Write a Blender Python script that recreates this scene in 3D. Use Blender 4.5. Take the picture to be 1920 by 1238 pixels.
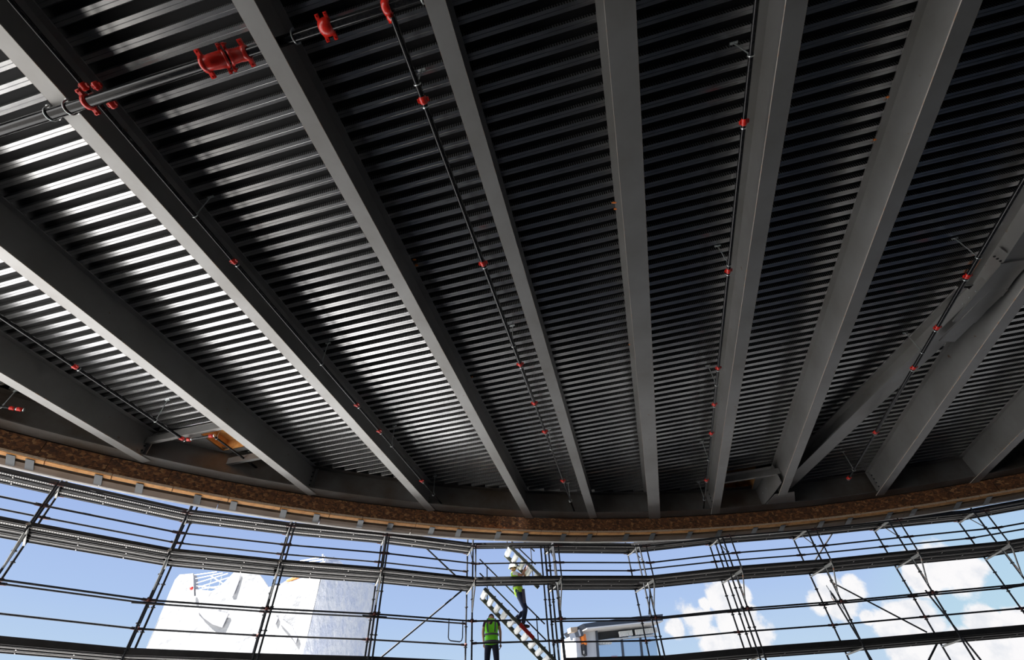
import bpy, bmesh, math, random
from mathutils import Vector, Matrix
random.seed(7)
PI = math.pi
for o in list(bpy.data.objects): bpy.data.objects.remove(o)
C = bpy.context.scene.collection
SC = bpy.context.scene
ZO = 1.6           # eye height above the floor; heights below are measured from the eye

# ------------------------------------------------------------------ camera
CX, CY, F = 960.0, 619.0, 890.0
ZEN = (903.0, -262.0)
UP = Vector((ZEN[0]-CX, CY-ZEN[1], -F)).normalized()
FW = Vector((0, 0, -1)); FW = (FW - FW.dot(UP)*UP).normalized()
RT = FW.cross(UP)
ROT = Matrix((RT, FW, UP))          # world = ROT @ camera
cd = bpy.data.cameras.new('camera'); cam = bpy.data.objects.new('camera', cd); C.objects.link(cam)
cd.sensor_fit = 'HORIZONTAL'; cd.sensor_width = 36; cd.lens = 36*F/1920
cd.clip_start = 0.05; cd.clip_end = 2000
cam.matrix_world = Matrix.Translation((0, 0, ZO)) @ ROT.to_4x4()
SC.camera = cam
SC.view_settings.view_transform = 'Standard'; SC.view_settings.look = 'None'
SC.view_settings.gamma = 1; SC.view_settings.use_curve_mapping = False
SC.view_settings.exposure = 0.0

def ray(x, y): return ROT @ Vector((x-CX, CY-y, -F))
def at(x, y, h):
    """point of the place seen at photo pixel x,y that lies h above the eye"""
    d = ray(x, y); return d*(h/d.z)
CC = Vector((5.8956, -9.7602))      # centre of the round building
def on_r(x, y, R):
    d = ray(x, y); a = Vector((d.x, d.y)); A = a.dot(a); B = -2*a.dot(CC); K = CC.dot(CC)-R*R
    return d*((-B+math.sqrt(B*B-4*A*K))/(2*A))
def at_dist(x, y, dist):
    d = ray(x, y); return d*(dist/math.hypot(d.x, d.y))
def polar(phi, R, h=0.0):
    return Vector((CC.x+R*math.sin(phi), CC.y+R*math.cos(phi), h))
def phi_of(p): return math.atan2(p[0]-CC.x, p[1]-CC.y)

# ------------------------------------------------------------------ sun
sd = bpy.data.lights.new('sun', 'SUN'); sun = bpy.data.objects.new('sun', sd); C.objects.link(sun)
sd.energy = 26.0; sd.angle = math.radians(0.8); sd.color = (1.0, 0.985, 0.96)
SUNV = Vector((-0.59, -0.17, 0.76)).normalized()
sun.rotation_euler = SUNV.to_track_quat('Z', 'Y').to_euler()

# ------------------------------------------------------------------ node helpers
def nd(nt, typ, **kw):
    n = nt.nodes.new(typ)
    for k, v in kw.items():
        if k.startswith('i_'):
            key = k[2:]; key = int(key) if key.isdigit() else key
            n.inputs[key].default_value = v
        else: setattr(n, k, v)
    return n
def math_(nt, op, a, b=None, c=None, clamp=False):
    n = nt.nodes.new('ShaderNodeMath'); n.operation = op; n.use_clamp = clamp
    for i, v in enumerate((a, b, c)):
        if v is None: continue
        if isinstance(v, (int, float)): n.inputs[i].default_value = v
        else: nt.links.new(v, n.inputs[i])
    return n.outputs[0]
def mixc(nt, fac, a, b):
    n = nt.nodes.new('ShaderNodeMix'); n.data_type = 'RGBA'
    for i, v in ((0, fac), (6, a), (7, b)):
        if isinstance(v, (int, float)): n.inputs[i].default_value = v
        elif isinstance(v, tuple): n.inputs[i].default_value = (v+(1,))[:4]
        else: nt.links.new(v, n.inputs[i])
    return n.outputs[2]

# ------------------------------------------------------------------ world: blue sky with cumulus
W = bpy.data.worlds.new('sky'); SC.world = W; W.use_nodes = True
nt = W.node_tree; nt.nodes.clear()
geo = nd(nt, 'ShaderNodeNewGeometry')
tc = nd(nt, 'ShaderNodeTexCoord')
nrm = nd(nt, 'ShaderNodeVectorMath', operation='NORMALIZE'); nt.links.new(tc.outputs['Generated'], nrm.inputs[0])
V = nrm.outputs[0]
sep = nd(nt, 'ShaderNodeSeparateXYZ'); nt.links.new(V, sep.inputs[0])
ramp = nd(nt, 'ShaderNodeValToRGB'); nt.links.new(sep.outputs['Z'], ramp.inputs[0])
e = ramp.color_ramp.elements
e[0].position = 0.0; e[0].color = (0.56, 0.70, 0.82, 1)
e[1].position = 1.0; e[1].color = (0.035, 0.09, 0.26, 1)
for p, c in ((0.16, (0.51, 0.67, 0.85, 1)), (0.25, (0.42, 0.57, 0.86, 1)), (0.36, (0.36, 0.49, 0.82, 1)), (0.6, (0.10, 0.2, 0.46, 1))):
    q = ramp.color_ramp.elements.new(p); q.color = c
nz = nd(nt, 'ShaderNodeTexNoise', i_Scale=13.0, i_Detail=8.0, i_Roughness=0.62); nt.links.new(V, nz.inputs['Vector'])
nz2 = nd(nt, 'ShaderNodeTexNoise', i_Scale=34.0, i_Detail=4.0, i_Roughness=0.6); nt.links.new(V, nz2.inputs['Vector'])
CL = [(1345, 1122, 40), (1390, 1112, 30), (1320, 1132, 22), (1375, 1128, 34), (1310, 1172, 62), (1375, 1180, 70), (1335, 1200, 60), (1420, 1205, 45), (1270, 1178, 34),
      (1395, 1150, 30), (1560, 1112, 52), (1600, 1100, 36), (1535, 1130, 40), (1575, 1140, 45), (1625, 1160, 20), (1760, 1070, 66), (1740, 1092, 40), (1800, 1068, 50), (1715, 1075, 30), (1700, 1165, 52), (1740, 1160, 45), (1665, 1178, 38), (1690, 1150, 30),
      (1830, 1165, 36), (1855, 1160, 30), (1905, 1165, 32), (1700, 1228, 50), (1745, 1230, 45), (1815, 1218, 60), (1870, 1215, 55), (1790, 1232, 40), (1960, 1200, 70), (2050, 1120, 90), (2200, 1150, 120)]
tot = None
for x, y, r in CL:
    d = ray(x, y).normalized(); ang = math.atan(r/(F*1.75))
    dp = nd(nt, 'ShaderNodeVectorMath', operation='DOT_PRODUCT'); nt.links.new(V, dp.inputs[0]); dp.inputs[1].default_value = d
    v = math_(nt, 'SUBTRACT', 1.0, dp.outputs['Value'])
    v = math_(nt, 'MULTIPLY', v, -1.0/(1-math.cos(ang)))
    v = math_(nt, 'EXPONENT', v)
    tot = v if tot is None else math_(nt, 'MAXIMUM', tot, v)
s = math_(nt, 'MULTIPLY_ADD', nz.outputs[0], 1.9, math_(nt, 'SUBTRACT', tot, 1.40))
s = math_(nt, 'MULTIPLY_ADD', nz2.outputs[0], 0.35, math_(nt, 'SUBTRACT', s, 0.12))
den = nd(nt, 'ShaderNodeMapRange', interpolation_type='SMOOTHSTEP'); nt.links.new(s, den.inputs[0]); den.inputs[1].default_value = 0.02; den.inputs[2].default_value = 0.30
thick = nd(nt, 'ShaderNodeMapRange', interpolation_type='SMOOTHSTEP'); nt.links.new(nz2.outputs[0], thick.inputs[0]); thick.inputs[1].default_value = 0.3; thick.inputs[2].default_value = 0.6
cc = mixc(nt, thick.outputs[0], (0.80, 0.82, 0.87), (0.97, 0.96, 0.97))
# a turquoise cast low on the right, as in the photograph
side = nd(nt, 'ShaderNodeVectorMath', operation='DOT_PRODUCT'); nt.links.new(V, side.inputs[0]); side.inputs[1].default_value = ray(1900, 1120).normalized()
sm = nd(nt, 'ShaderNodeMapRange', interpolation_type='SMOOTHSTEP'); nt.links.new(side.outputs['Value'], sm.inputs[0]); sm.inputs[1].default_value = 0.985; sm.inputs[2].default_value = 1.0; sm.inputs[4].default_value = 0.45
skyc = mixc(nt, sm.outputs[0], ramp.outputs[0], (0.47, 0.72, 0.80))
fin = mixc(nt, den.outputs[0], skyc, cc)
bg = nd(nt, 'ShaderNodeBackground'); nt.links.new(fin, bg.inputs[0]); bg.inputs[1].default_value = 1.0
out = nd(nt, 'ShaderNodeOutputWorld'); nt.links.new(bg.outputs[0], out.inputs[0])

# ------------------------------------------------------------------ materials
def mat(name, col, rough=0.6, metal=0.0, spec=0.5, noise=None, bump=None, spots=None):
    m = bpy.data.materials.new(name); m.use_nodes = True; nt = m.node_tree
    b = nt.nodes['Principled BSDF']; b.inputs['Base Color'].default_value = tuple(col)+(1,)
    b.inputs['Roughness'].default_value = rough; b.inputs['Metallic'].default_value = metal
    b.inputs['Specular IOR Level'].default_value = spec
    tc = nd(nt, 'ShaderNodeTexCoord'); last = tuple(col)
    if noise:   # (scale, second colour, lo, hi)
        n = nd(nt, 'ShaderNodeTexNoise', i_Scale=noise[0], i_Detail=5.0, i_Roughness=0.6); nt.links.new(tc.outputs['Object'], n.inputs['Vector'])
        r = nd(nt, 'ShaderNodeMapRange'); nt.links.new(n.outputs[0], r.inputs[0]); r.inputs[1].default_value = noise[2]; r.inputs[2].default_value = noise[3]
        last = mixc(nt, r.outputs[0], last, noise[1]); nt.links.new(last, b.inputs['Base Color'])
    if spots:
        n = nd(nt, 'ShaderNodeTexNoise', i_Scale=spots[0], i_Detail=3.0); nt.links.new(tc.outputs['Object'], n.inputs['Vector'])
        r = nd(nt, 'ShaderNodeMapRange'); nt.links.new(n.outputs[0], r.inputs[0]); r.inputs[1].default_value = spots[2]; r.inputs[2].default_value = spots[3]
        last = mixc(nt, r.outputs[0], last, spots[1]); nt.links.new(last, b.inputs['Base Color'])
    if bump:
        n = nd(nt, 'ShaderNodeTexNoise', i_Scale=bump[0], i_Detail=4.0); nt.links.new(tc.outputs['Object'], n.inputs['Vector'])
        bp = nd(nt, 'ShaderNodeBump', i_Strength=bump[1], i_Distance=bump[2]); nt.links.new(n.outputs[0], bp.inputs['Height']); nt.links.new(bp.outputs[0], b.inputs['Normal'])
    return m
M = {}
M['steel'] = mat('primed_steel', (0.33, 0.326, 0.32), 0.46, 0.72, 0.5, noise=(0.9, (0.26, 0.25, 0.238), 0.35, 0.7), spots=(7.0, (0.19, 0.10, 0.05), 0.70, 0.80), bump=(260, 0.12, 0.002))
M['steel_edge'] = mat('edge_highlight_steel', (0.36, 0.33, 0.30), 0.5, 0.2, noise=(12, (0.42, 0.22, 0.10), 0.5, 0.72))
M['girder'] = mat('girder_steel', (0.17, 0.165, 0.16), 0.46, 0.7, 0.5, noise=(0.7, (0.09, 0.065, 0.045), 0.4, 0.7))
M['deck'] = mat('galvanised_deck', (0.50, 0.50, 0.50), 0.24, 0.97, noise=(1.3, (0.37, 0.37, 0.38), 0.35, 0.7), bump=(3.0, 0.10, 0.02))
M['pan'] = mat('deck_flute_shade', (0.018, 0.018, 0.019), 0.6, 0.6)  # shade of the deck's recesses put into a near-black colour
M['black_pipe'] = mat('black_steel_pipe', (0.008, 0.008, 0.009), 0.14, 0.0, 0.35, noise=(14, (0.016, 0.015, 0.014), 0.45, 0.7))
M['red'] = mat('red_painted_iron', (0.62, 0.018, 0.008), 0.28, 0.0, 0.6, noise=(25, (0.46, 0.012, 0.006), 0.4, 0.7))
M['orange'] = mat('orange_primer', (0.75, 0.20, 0.03), 0.5)
M['zinc'] = mat('zinc_plated', (0.62, 0.64, 0.64), 0.3, 0.9)
M['rod'] = mat('hanger_rod', (0.62, 0.66, 0.66), 0.4, 0.8)
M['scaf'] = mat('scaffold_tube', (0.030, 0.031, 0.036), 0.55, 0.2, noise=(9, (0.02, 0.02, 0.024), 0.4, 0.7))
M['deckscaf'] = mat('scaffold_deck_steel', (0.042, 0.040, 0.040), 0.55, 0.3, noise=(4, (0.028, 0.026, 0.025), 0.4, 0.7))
M['rib'] = mat('deck_light_rib', (0.42, 0.40, 0.38), 0.45, 0.5)
M['coup'] = mat('wedge_coupler', (0.16, 0.05, 0.04), 0.55, 0.2)
M['bracket'] = mat('galvanised_bracket', (0.42, 0.42, 0.40), 0.45, 0.6, spots=(9, (0.60, 0.25, 0.12), 0.62, 0.68))
M['wood'] = mat('raw_timber', (0.62, 0.30, 0.09), 0.7, noise=(6, (0.48, 0.20, 0.05), 0.45, 0.65))
M['wood_edge'] = mat('pale_timber_edge', (0.55, 0.42, 0.30), 0.75, noise=(20, (0.42, 0.30, 0.2), 0.4, 0.7))
M['brown'] = mat('brown_board', (0.135, 0.085, 0.05), 0.75, noise=(2.0, (0.10, 0.062, 0.037), 0.4, 0.7))
M['white_trim'] = mat('white_trim', (0.86, 0.83, 0.80), 0.45)
M['membrane'] = mat('black_membrane', (0.012, 0.012, 0.012), 0.8)
M['clip'] = mat('galvanised_strap', (0.05, 0.055, 0.06), 0.4, 0.5)
M['floor'] = mat('concrete_floor', (0.21, 0.202, 0.19), 0.8, noise=(0.3, (0.17, 0.164, 0.155), 0.35, 0.7))
M['ground'] = mat('site_ground', (0.065, 0.064, 0.062), 0.95, noise=(0.2, (0.048, 0.047, 0.046), 0.35, 0.7))
M['bounce'] = mat('pale_bounce_ground', (0.66, 0.65, 0.635), 0.95, noise=(0.4, (0.56, 0.555, 0.545), 0.35, 0.7))
M['wall'] = mat('dark_block_wall', (0.07, 0.068, 0.065), 0.9, noise=(1.5, (0.05, 0.05, 0.05), 0.4, 0.7))
M['alu'] = mat('aluminium_stringer', (0.15, 0.16, 0.135), 0.45, 0.5)
M['step'] = mat('aluminium_tread', (0.82, 0.82, 0.80), 0.5, 0.1)
M['redp'] = mat('red_plate', (0.45, 0.02, 0.015), 0.5)
# oriented strand board
m = mat('strand_board', (0.20, 0.095, 0.035), 0.75); M['osb'] = m; nt = m.node_tree; b = nt.nodes['Principled BSDF']
tc = nd(nt, 'ShaderNodeTexCoord')
mp = nd(nt, 'ShaderNodeMapping'); nt.links.new(tc.outputs['Object'], mp.inputs[0]); mp.inputs['Scale'].default_value = (1, 1, 1.5)
dn = nd(nt, 'ShaderNodeTexNoise', i_Scale=6.0, i_Detail=3.0); nt.links.new(mp.outputs[0], dn.inputs['Vector'])
ad = nd(nt, 'ShaderNodeMixRGB'); ad.inputs[0].default_value = 0.22; nt.links.new(mp.outputs[0], ad.inputs[1]); nt.links.new(dn.outputs['Color'], ad.inputs[2])
v1 = nd(nt, 'ShaderNodeTexVoronoi', i_Scale=19.0); nt.links.new(ad.outputs[0], v1.inputs['Vector'])
sp = nd(nt, 'ShaderNodeSeparateColor'); nt.links.new(v1.outputs['Color'], sp.inputs[0])
cr = nd(nt, 'ShaderNodeValToRGB'); nt.links.new(sp.outputs[0], cr.inputs[0])
cr.color_ramp.elements[0].color = (0.05, 0.022, 0.010, 1); cr.color_ramp.elements[1].color = (0.34, 0.18, 0.075, 1)
q = cr.color_ramp.elements.new(0.55); q.color = (0.13, 0.048, 0.015, 1)
q = cr.color_ramp.elements.new(0.85); q.color = (0.24, 0.10, 0.033, 1)
nt.links.new(cr.outputs[0], b.inputs['Base Color'])
# plywood
M['ply'] = mat('plywood', (0.86, 0.48, 0.17), 0.7, noise=(5, (0.60, 0.26, 0.07), 0.42, 0.68))
# perforated deck side: punched rows
def punched(name, col, rough, metal, pitch, duty):
    m = mat(name, col, rough, metal); nt = m.node_tree; b = nt.nodes['Principled BSDF']
    tc = nd(nt, 'ShaderNodeTexCoord'); dp = nd(nt, 'ShaderNodeVectorMath', operation='DOT_PRODUCT')
    nt.links.new(tc.outputs['Object'], dp.inputs[0]); dp.inputs[1].default_value = (math.cos(TH), math.sin(TH), 0)
    f = math_(nt, 'FRACT', math_(nt, 'MULTIPLY', dp.outputs['Value'], 1.0/pitch))
    k = math_(nt, 'LESS_THAN', f, duty)
    nt.links.new(mixc(nt, k, col, (0.01, 0.01, 0.01)), b.inputs['Base Color'])
    return m
TH = math.radians(-12.0)
M['web'] = punched('punched_deck_side', (0.36, 0.36, 0.36), 0.5, 0.7, 0.034, 0.5)

# ------------------------------------------------------------------ mesh builder
BASE = {}
class MB:
    def __init__(s): s.v = []; s.f = []; s.mi = []; s.sm = []
    def add(s, vs, fs, mi=0, smooth=False):
        n = len(s.v); s.v += [Vector(p) for p in vs]
        for f in fs: s.f.append(tuple(i+n for i in f)); s.mi.append(mi); s.sm.append(smooth)
        return s
    def hexa(s, b, t, mi=0):        # four bottom, four top corners
        return s.add(list(b)+list(t), [(3, 2, 1, 0), (4, 5, 6, 7), (0, 1, 5, 4), (1, 2, 6, 5), (2, 3, 7, 6), (3, 0, 4, 7)], mi)
    def box(s, lo, hi, mi=0):
        (a, b, c), (d, e, f) = lo, hi
        return s.hexa([(a, b, c), (d, b, c), (d, e, c), (a, e, c)], [(a, b, f), (d, b, f), (d, e, f), (a, e, f)], mi)
    def bar(s, p, q, w, h, side=None, mi=0, off=0.0):
        """box from p to q; w across, h upward from the line"""
        p, q = Vector(p), Vector(q); d = (q-p).normalized()
        if side is None: side = d.cross(Vector((0, 0, 1)))
        if side.length < 1e-5: side = Vector((1, 0, 0))
        side = side.normalized(); up = side.cross(d).normalized()
        a, b = side*(off-w/2), side*(off+w/2)
        return s.hexa([p+a, p+b, q+b, q+a], [p+a+up*h, p+b+up*h, q+b+up*h, q+a+up*h], mi)
    def tube(s, pts, r, n=10, mi=0, caps=True):
        pts = [Vector(p) for p in pts]; rs = r if isinstance(r, (list, tuple)) else [r]*len(pts)
        rings = []; ref = None
        for i, p in enumerate(pts):
            d = (pts[min(i+1, len(pts)-1)]-pts[max(i-1, 0)]).normalized()
            if ref is None: ref = d.orthogonal().normalized()
            ref = (ref-ref.dot(d)*d).normalized(); w = d.cross(ref)
            rings.append([p+(ref*math.cos(2*PI*k/n)+w*math.sin(2*PI*k/n))*rs[i] for k in range(n)])
        vs = [v for r_ in rings for v in r_]; fs = []
        for i in range(len(pts)-1):
            for k in range(n): fs.append((i*n+k, i*n+(k+1) % n, (i+1)*n+(k+1) % n, (i+1)*n+k))
        s.add(vs, fs, mi, True)
        if caps: s.add(rings[0]+rings[-1], [tuple(range(n-1, -1, -1)), tuple(range(n, 2*n))], mi)
        return s
    def ball(s, c, r, mi=0, n=8):
        c = Vector(c); r = Vector(r) if not isinstance(r, (int, float)) else Vector((r, r, r)); vs = []; fs = []
        for i in range(n+1):
            t = PI*i/n
            for k in range(n*2):
                a = PI*k/n; vs.append(c+Vector((r.x*math.sin(t)*math.cos(a), r.y*math.sin(t)*math.sin(a), r.z*math.cos(t))))
        for i in range(n):
            for k in range(n*2): fs.append((i*2*n+k, i*2*n+(k+1) % (2*n), (i+1)*2*n+(k+1) % (2*n), (i+1)*2*n+k))
        return s.add(vs, fs, mi, True)
    def arc(s, R0, R1, h0, h1, a0, a1, mi=0, step=1.2, mi_bottom=None):
        n = max(1, int(abs(a1-a0)/math.radians(step))); vs = []; fs = []
        for i in range(n+1):
            a = a0+(a1-a0)*i/n
            vs += [polar(a, R0, h0), polar(a, R1, h0), polar(a, R1, h1), polar(a, R0, h1)]
        for i in range(n):
            o, p = i*4, i*4+4
            for k in range(4): fs.append((o+k, o+(k+1) % 4, p+(k+1) % 4, p+k))
        fs += [(3, 2, 1, 0), (n*4, n*4+1, n*4+2, n*4+3)]
        return s.add(vs, fs, mi)
    def build(s, name, mats, parent=None, origin=None):
        org = Vector(origin) if origin is not None else (sum(s.v, Vector())/len(s.v))
        me = bpy.data.meshes.new(name)
        me.from_pydata([v-org for v in s.v], [], s.f)
        if not isinstance(mats, (list, tuple)): mats = [mats]
        for m_ in mats: me.materials.append(m_)
        for p, i, sm in zip(me.polygons, s.mi, s.sm): p.material_index = i; p.use_smooth = sm
        bm = bmesh.new(); bm.from_mesh(me); bmesh.ops.recalc_face_normals(bm, faces=bm.faces); bm.to_mesh(me); bm.free()
        o = bpy.data.objects.new(name, me); C.objects.link(o)
        w = org+Vector((0, 0, ZO)); BASE[o.name] = w
        if parent is not None: o.parent = parent; o.location = w-BASE[parent.name]
        else: o.location = w
        return o
def tag(o, label=None, cat=None, group=None, kind=None):
    if label: o['label'] = label
    if cat: o['category'] = cat
    if group: o['group'] = group
    if kind: o['kind'] = kind
    return o
def thing(name, label, cat, loc, group=None):
    o = bpy.data.objects.new(name, None); C.objects.link(o); o.empty_display_size = 0.2
    w = Vector(loc)+Vector((0, 0, ZO)); o.location = w; BASE[o.name] = w
    return tag(o, label, cat, group)

# ================================================================== SETTING
HB, HT = 6.10, 6.78       # underside of the roof beams / underside of the deck
e_, n_ = Vector((math.cos(TH), math.sin(TH), 0)), Vector((-math.sin(TH), math.cos(TH), 0))
# roof beams as measured: far end, a nearer point (undersides' centre), width
BEAMS = {1: ((-8.736, 9.613), (-9.544, 6.501), .225), 2: ((-5.564, 11.727), (-7.418, 3.853), .215), 3: ((-2.636, 13.121), (-5.274, 1.204), .215),
         4: ((.161, 14.054), (-2.603, .895), .215), 5: ((2.093, 14.299), (-.604, 1.004), .215), 6: ((4.025, 14.658), (1.386, 1.098), .33),
         7: ((5.871, 14.569), (3.352, 1.216), .235), 8: ((7.587, 13.558), (5.347, 1.325), .23), 10: ((10.663, 14.0), (9.227, 5.794), .22), 11: ((13.23, 13.667), (12.752, 10.728), .228)}
def beam_x(k, y):
    (x1, y1), (x0, y0), w = BEAMS[k]; return x0+(x1-x0)*(y-y0)/(y1-y0)
RD = 24.02                # the deck stops here
PITCH, FLG = 0.2045, 0.084
# openings framed in the deck: n range, left beam, right beam
OPEN = [(at(370, 800, 6.7).dot(n_), at(440, 850, 6.7).dot(n_), 1, 2), (at(1400, 884, 6.7).dot(n_), at(1400, 931, 6.7).dot(n_), 7, 8)]
ccn, cce = CC.x*n_.x+CC.y*n_.y, CC.x*e_.x+CC.y*e_.y
dk = MB()
def rib(n0, s0, s1):
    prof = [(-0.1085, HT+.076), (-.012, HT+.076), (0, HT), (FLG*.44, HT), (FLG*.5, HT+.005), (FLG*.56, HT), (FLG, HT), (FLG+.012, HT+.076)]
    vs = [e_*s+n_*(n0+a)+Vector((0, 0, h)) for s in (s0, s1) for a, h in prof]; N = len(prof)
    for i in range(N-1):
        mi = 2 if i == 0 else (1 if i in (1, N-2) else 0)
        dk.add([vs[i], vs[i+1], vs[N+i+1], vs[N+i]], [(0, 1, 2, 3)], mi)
k0 = int((-16)/PITCH)
for k in range(k0, 90):
    n0 = k*PITCH-.004; q = RD*RD-(n0+.03-ccn)**2
    if q <= 0.1: continue
    hw = math.sqrt(q); segs = [(cce-hw, cce+hw)]
    for na, nb, bl, br in OPEN:
        if na-.02 < n0 < nb:
            yl = n_.y*n0; sl = beam_x(bl, BEAMS[bl][0][1]-1.5); sr = beam_x(br, BEAMS[br][0][1]-1.5)
            # along the rib: from left beam to right beam
            def s_at(kb):
                (x1, y1), (x0, y0), w = BEAMS[kb]; a = Vector((x0, y0, 0)); d = Vector((x1-x0, y1-y0, 0)).normalized()
                t = (n0-a.dot(n_))/d.dot(n_); return (a+d*t).dot(e_)
            ns = []
            for a, b_ in segs: ns += [(a, s_at(bl)), (s_at(br), b_)]
            segs = [g for g in ns if g[1]-g[0] > .05]
    for a, b_ in segs: rib(n0, a, b_)
# roof build-up above the deck
sl = [polar(2*PI*i/96, 24.45, HT+.35) for i in range(96)]; st = [p+Vector((0, 0, .5)) for p in sl]
dk.add(sl+st, [tuple(range(95, -1, -1)), tuple(range(96, 192))]+[(i, (i+1) % 96, 96+(i+1) % 96, 96+i) for i in range(96)], 3)
tag(dk.build('ceiling', [M['deck'], M['web'], M['pan'], M['membrane']]), kind='structure')

fl = MB(); ring = [polar(2*PI*i/96, 24.9, -ZO) for i in range(96)]; lo = [p-Vector((0, 0, .3)) for p in ring]
fl.add(ring+lo, [tuple(range(96)), tuple(range(191, 95, -1))]+[(i, 96+i, 96+(i+1) % 96, (i+1) % 96) for i in range(96)])
tag(fl.build('floor', M['floor']), kind='structure')
gr = MB(); gr.box((-400, -400, -ZO-.6), (400, 500, -ZO-.12)); tag(gr.build('ground', M['ground']), kind='structure')
yd = MB(); yp = [(-70, -60), (-11.5, -60), (-11.5, 10), (-3.5, 15.5), (-1.5, 45), (-70, 45)]; yd.add([(x, y, h) for h in (-ZO-.12, -ZO-.06) for x, y in yp], [(5, 4, 3, 2, 1, 0), (6, 7, 8, 9, 10, 11)]+[(i, (i+1) % 6, 6+(i+1) % 6, 6+i) for i in range(6)]); tag(yd.build('bounce_ground', M['bounce']), kind='structure')  # unseen pale ground, added and shaped to bounce sunlight up to the deck
wb = MB(); wb.arc(24.3, 24.6, -ZO, HT+.3, math.radians(50), math.radians(236)); tag(wb.build('wall_back', M['wall']), kind='structure')
A0, A1 = math.radians(-62), math.radians(44)
wf = MB(); wf.arc(24.50, 25.02, 5.76, HT+.85, A0, A1); tag(wf.build('wall_front', M['membrane']), kind='structure')

# ================================================================== ROOF BEAMS
def bolt_row(parent, pts, axis, m=None):
    for p in pts: MB().tube([Vector(p)-axis*.012, Vector(p)+axis*.03], .017, 6).build('bolt', M['clip'], parent)
def beam(k, label, length=27.0, group='steel roof beams'):
    (x1, y1), (x0, y0), w = BEAMS[k]
    E = Vector((x1, y1, HB)); d = Vector((x1-x0, y1-y0, 0)).normalized(); S = E-d*length; side = Vector((d.y, -d.x, 0))
    z = Vector((0, 0, 1)); t = thing('roof_beam', label, 'beam', (x1, y1, HB), group)
    MB().bar(S, E, w, .018, side).build('bottom_flange', M['steel'], t)
    MB().bar(S+z*(HT-HB-.018), E-d*.15+z*(HT-HB-.018), w, .018, side).build('top_flange', M['steel'], t)
    MB().bar(S+z*.018, E-d*.16+z*.018, .014, HT-HB-.036, side).build('web', M['steel'], t)
    # edge highlight put into a paler, rust-flecked strip along the flange tips
    for sg, nm in ((-1, 'flange_edge'), (1, 'flange_edge')):
        MB().bar(S+side*sg*(w/2+.001), E+side*sg*(w/2+.001), .004, .018, side).build(nm, M['steel_edge'], t)
    P = E-d*.17+z*.02
    ep = MB().bar(P-d*.010, P+d*.010, w, HT-HB-.04, side).build('end_plate', M['steel'], t)
    sg = 1 if k < 6 else -1
    for j in range(4): 
        q = P+side*sg*.03*0+z*(.15+.12*j)-d*.07
        MB().tube([q-side*.03, q+side*.03], .02, 6).build('bolt', M['clip'], ep)
    return t
LB = {1: 'pale grey steel roof beam at far left, ending beside the lowest left corner of the ribbed deck',
      2: 'steel roof beam between the two leftmost sprinkler pipes, framing the plywood lined opening',
      3: 'steel roof beam with the thick black pipe clamped under it',
      4: 'steel roof beam crossed by the black main pipe just right of the red double coupling',
      5: 'steel roof beam right of the dark sprinkler pipe that starts at the red tee',
      6: 'widest steel roof beam, running almost straight down the middle right',
      7: 'steel roof beam with a sprinkler pipe tight along its left side',
      8: 'broad steel roof beam that meets the diagonal beam in a bolted joint at the ring girder',
      10: 'steel roof beam running from under the splice plates down to the right of the diagonal',
      11: 'rightmost short steel roof beam at the lower right edge'}
for k in BEAMS:
    beam(k, LB[k], 27 if k < 8 else {8: 27, 10: 9.0, 11: 16}[k])

# heavy diagonal with its splice
Dg = thing('diagonal_beam', 'heavy diagonal steel beam with spliced plates at the upper right', 'beam', at(1475, 935, 6.4))
p0 = Vector((8.93, 6.35, 6.4)); p1 = Vector((7.86, 13.75, 6.4)); dd = (p1-p0).normalized(); sd_ = Vector((dd.y, -dd.x, 0)); z = Vector((0, 0, 1))
MB().bar(p0, p1, .42, .03, sd_).build('bottom_flange', M['steel'], Dg)
MB().bar(p0+z*.345, p1+z*.345, .42, .03, sd_).build('top_flange', M['steel'], Dg)
MB().bar(p0+z*.03, p1+z*.03, .02, .32, sd_).build('web', M['steel'], Dg)
u0 = Vector((8.35, 2.2, 6.32)); u1 = Vector((8.98, 6.25, 6.32)); ud = (u1-u0).normalized(); us = Vector((ud.y, -ud.x, 0)); u0 = u0-ud*14
MB().bar(u0, u1, .42, .035, us).build('bottom_flange', M['steel'], Dg)
MB().bar(u0+z*.43, u1+z*.43, .42, .03, us).build('top_flange', M['steel'], Dg)
MB().bar(u0+z*.035, u1+z*.035, .03, .40, us).build('web', M['steel'], Dg)
pl = Dg
pc = u1-ud*.15
MB().hexa([pc-ud*.75-us*.26, pc-ud*.75+us*.24, pc+dd*.75+sd_*.24, pc+dd*.75-sd_*.26], [v-z*.03 for v in (pc-ud*.75-us*.26, pc-ud*.75+us*.24, pc+dd*.75+sd_*.24, pc+dd*.75-sd_*.26)]).build('splice_plate', M['steel'], pl)
MB().bar(pc-dd*.1-z*.03, pc+dd*1.25-z*.06, .34, .03, sd_).build('splice_plate', M['steel'], pl)
MB().bar(pc-ud*.8-us*.05+z*.06, pc+ud*.25-us*.05+z*.06, .02, .30, us).build('splice_plate', M['steel'], pl)
MB().bar(pc-ud*.1-sd_*.06+z*.10, pc+dd*.75-sd_*.06+z*.10, .02, .22, sd_).build('splice_plate', M['steel'], pl)
MB().bar(pc-us*.215-ud*.55+z*.40, pc-us*.215-ud*.1+z*.40, .05, .012, us).build('shim_plate', M['orange'], pl)
for j in range(4): q = pc-ud*(.62)-us*.066+z*(.10+.07*j); MB().tube([q, q-us*.02], .018, 6).build('bolt_hole', M['membrane'], pl)
for j in range(3): q = pc+dd*(.15+.16*j)-sd_*.075+z*.2; MB().tube([q, q-sd_*.025], .012, 6).build('bolt', M['zinc'], pl)
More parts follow.
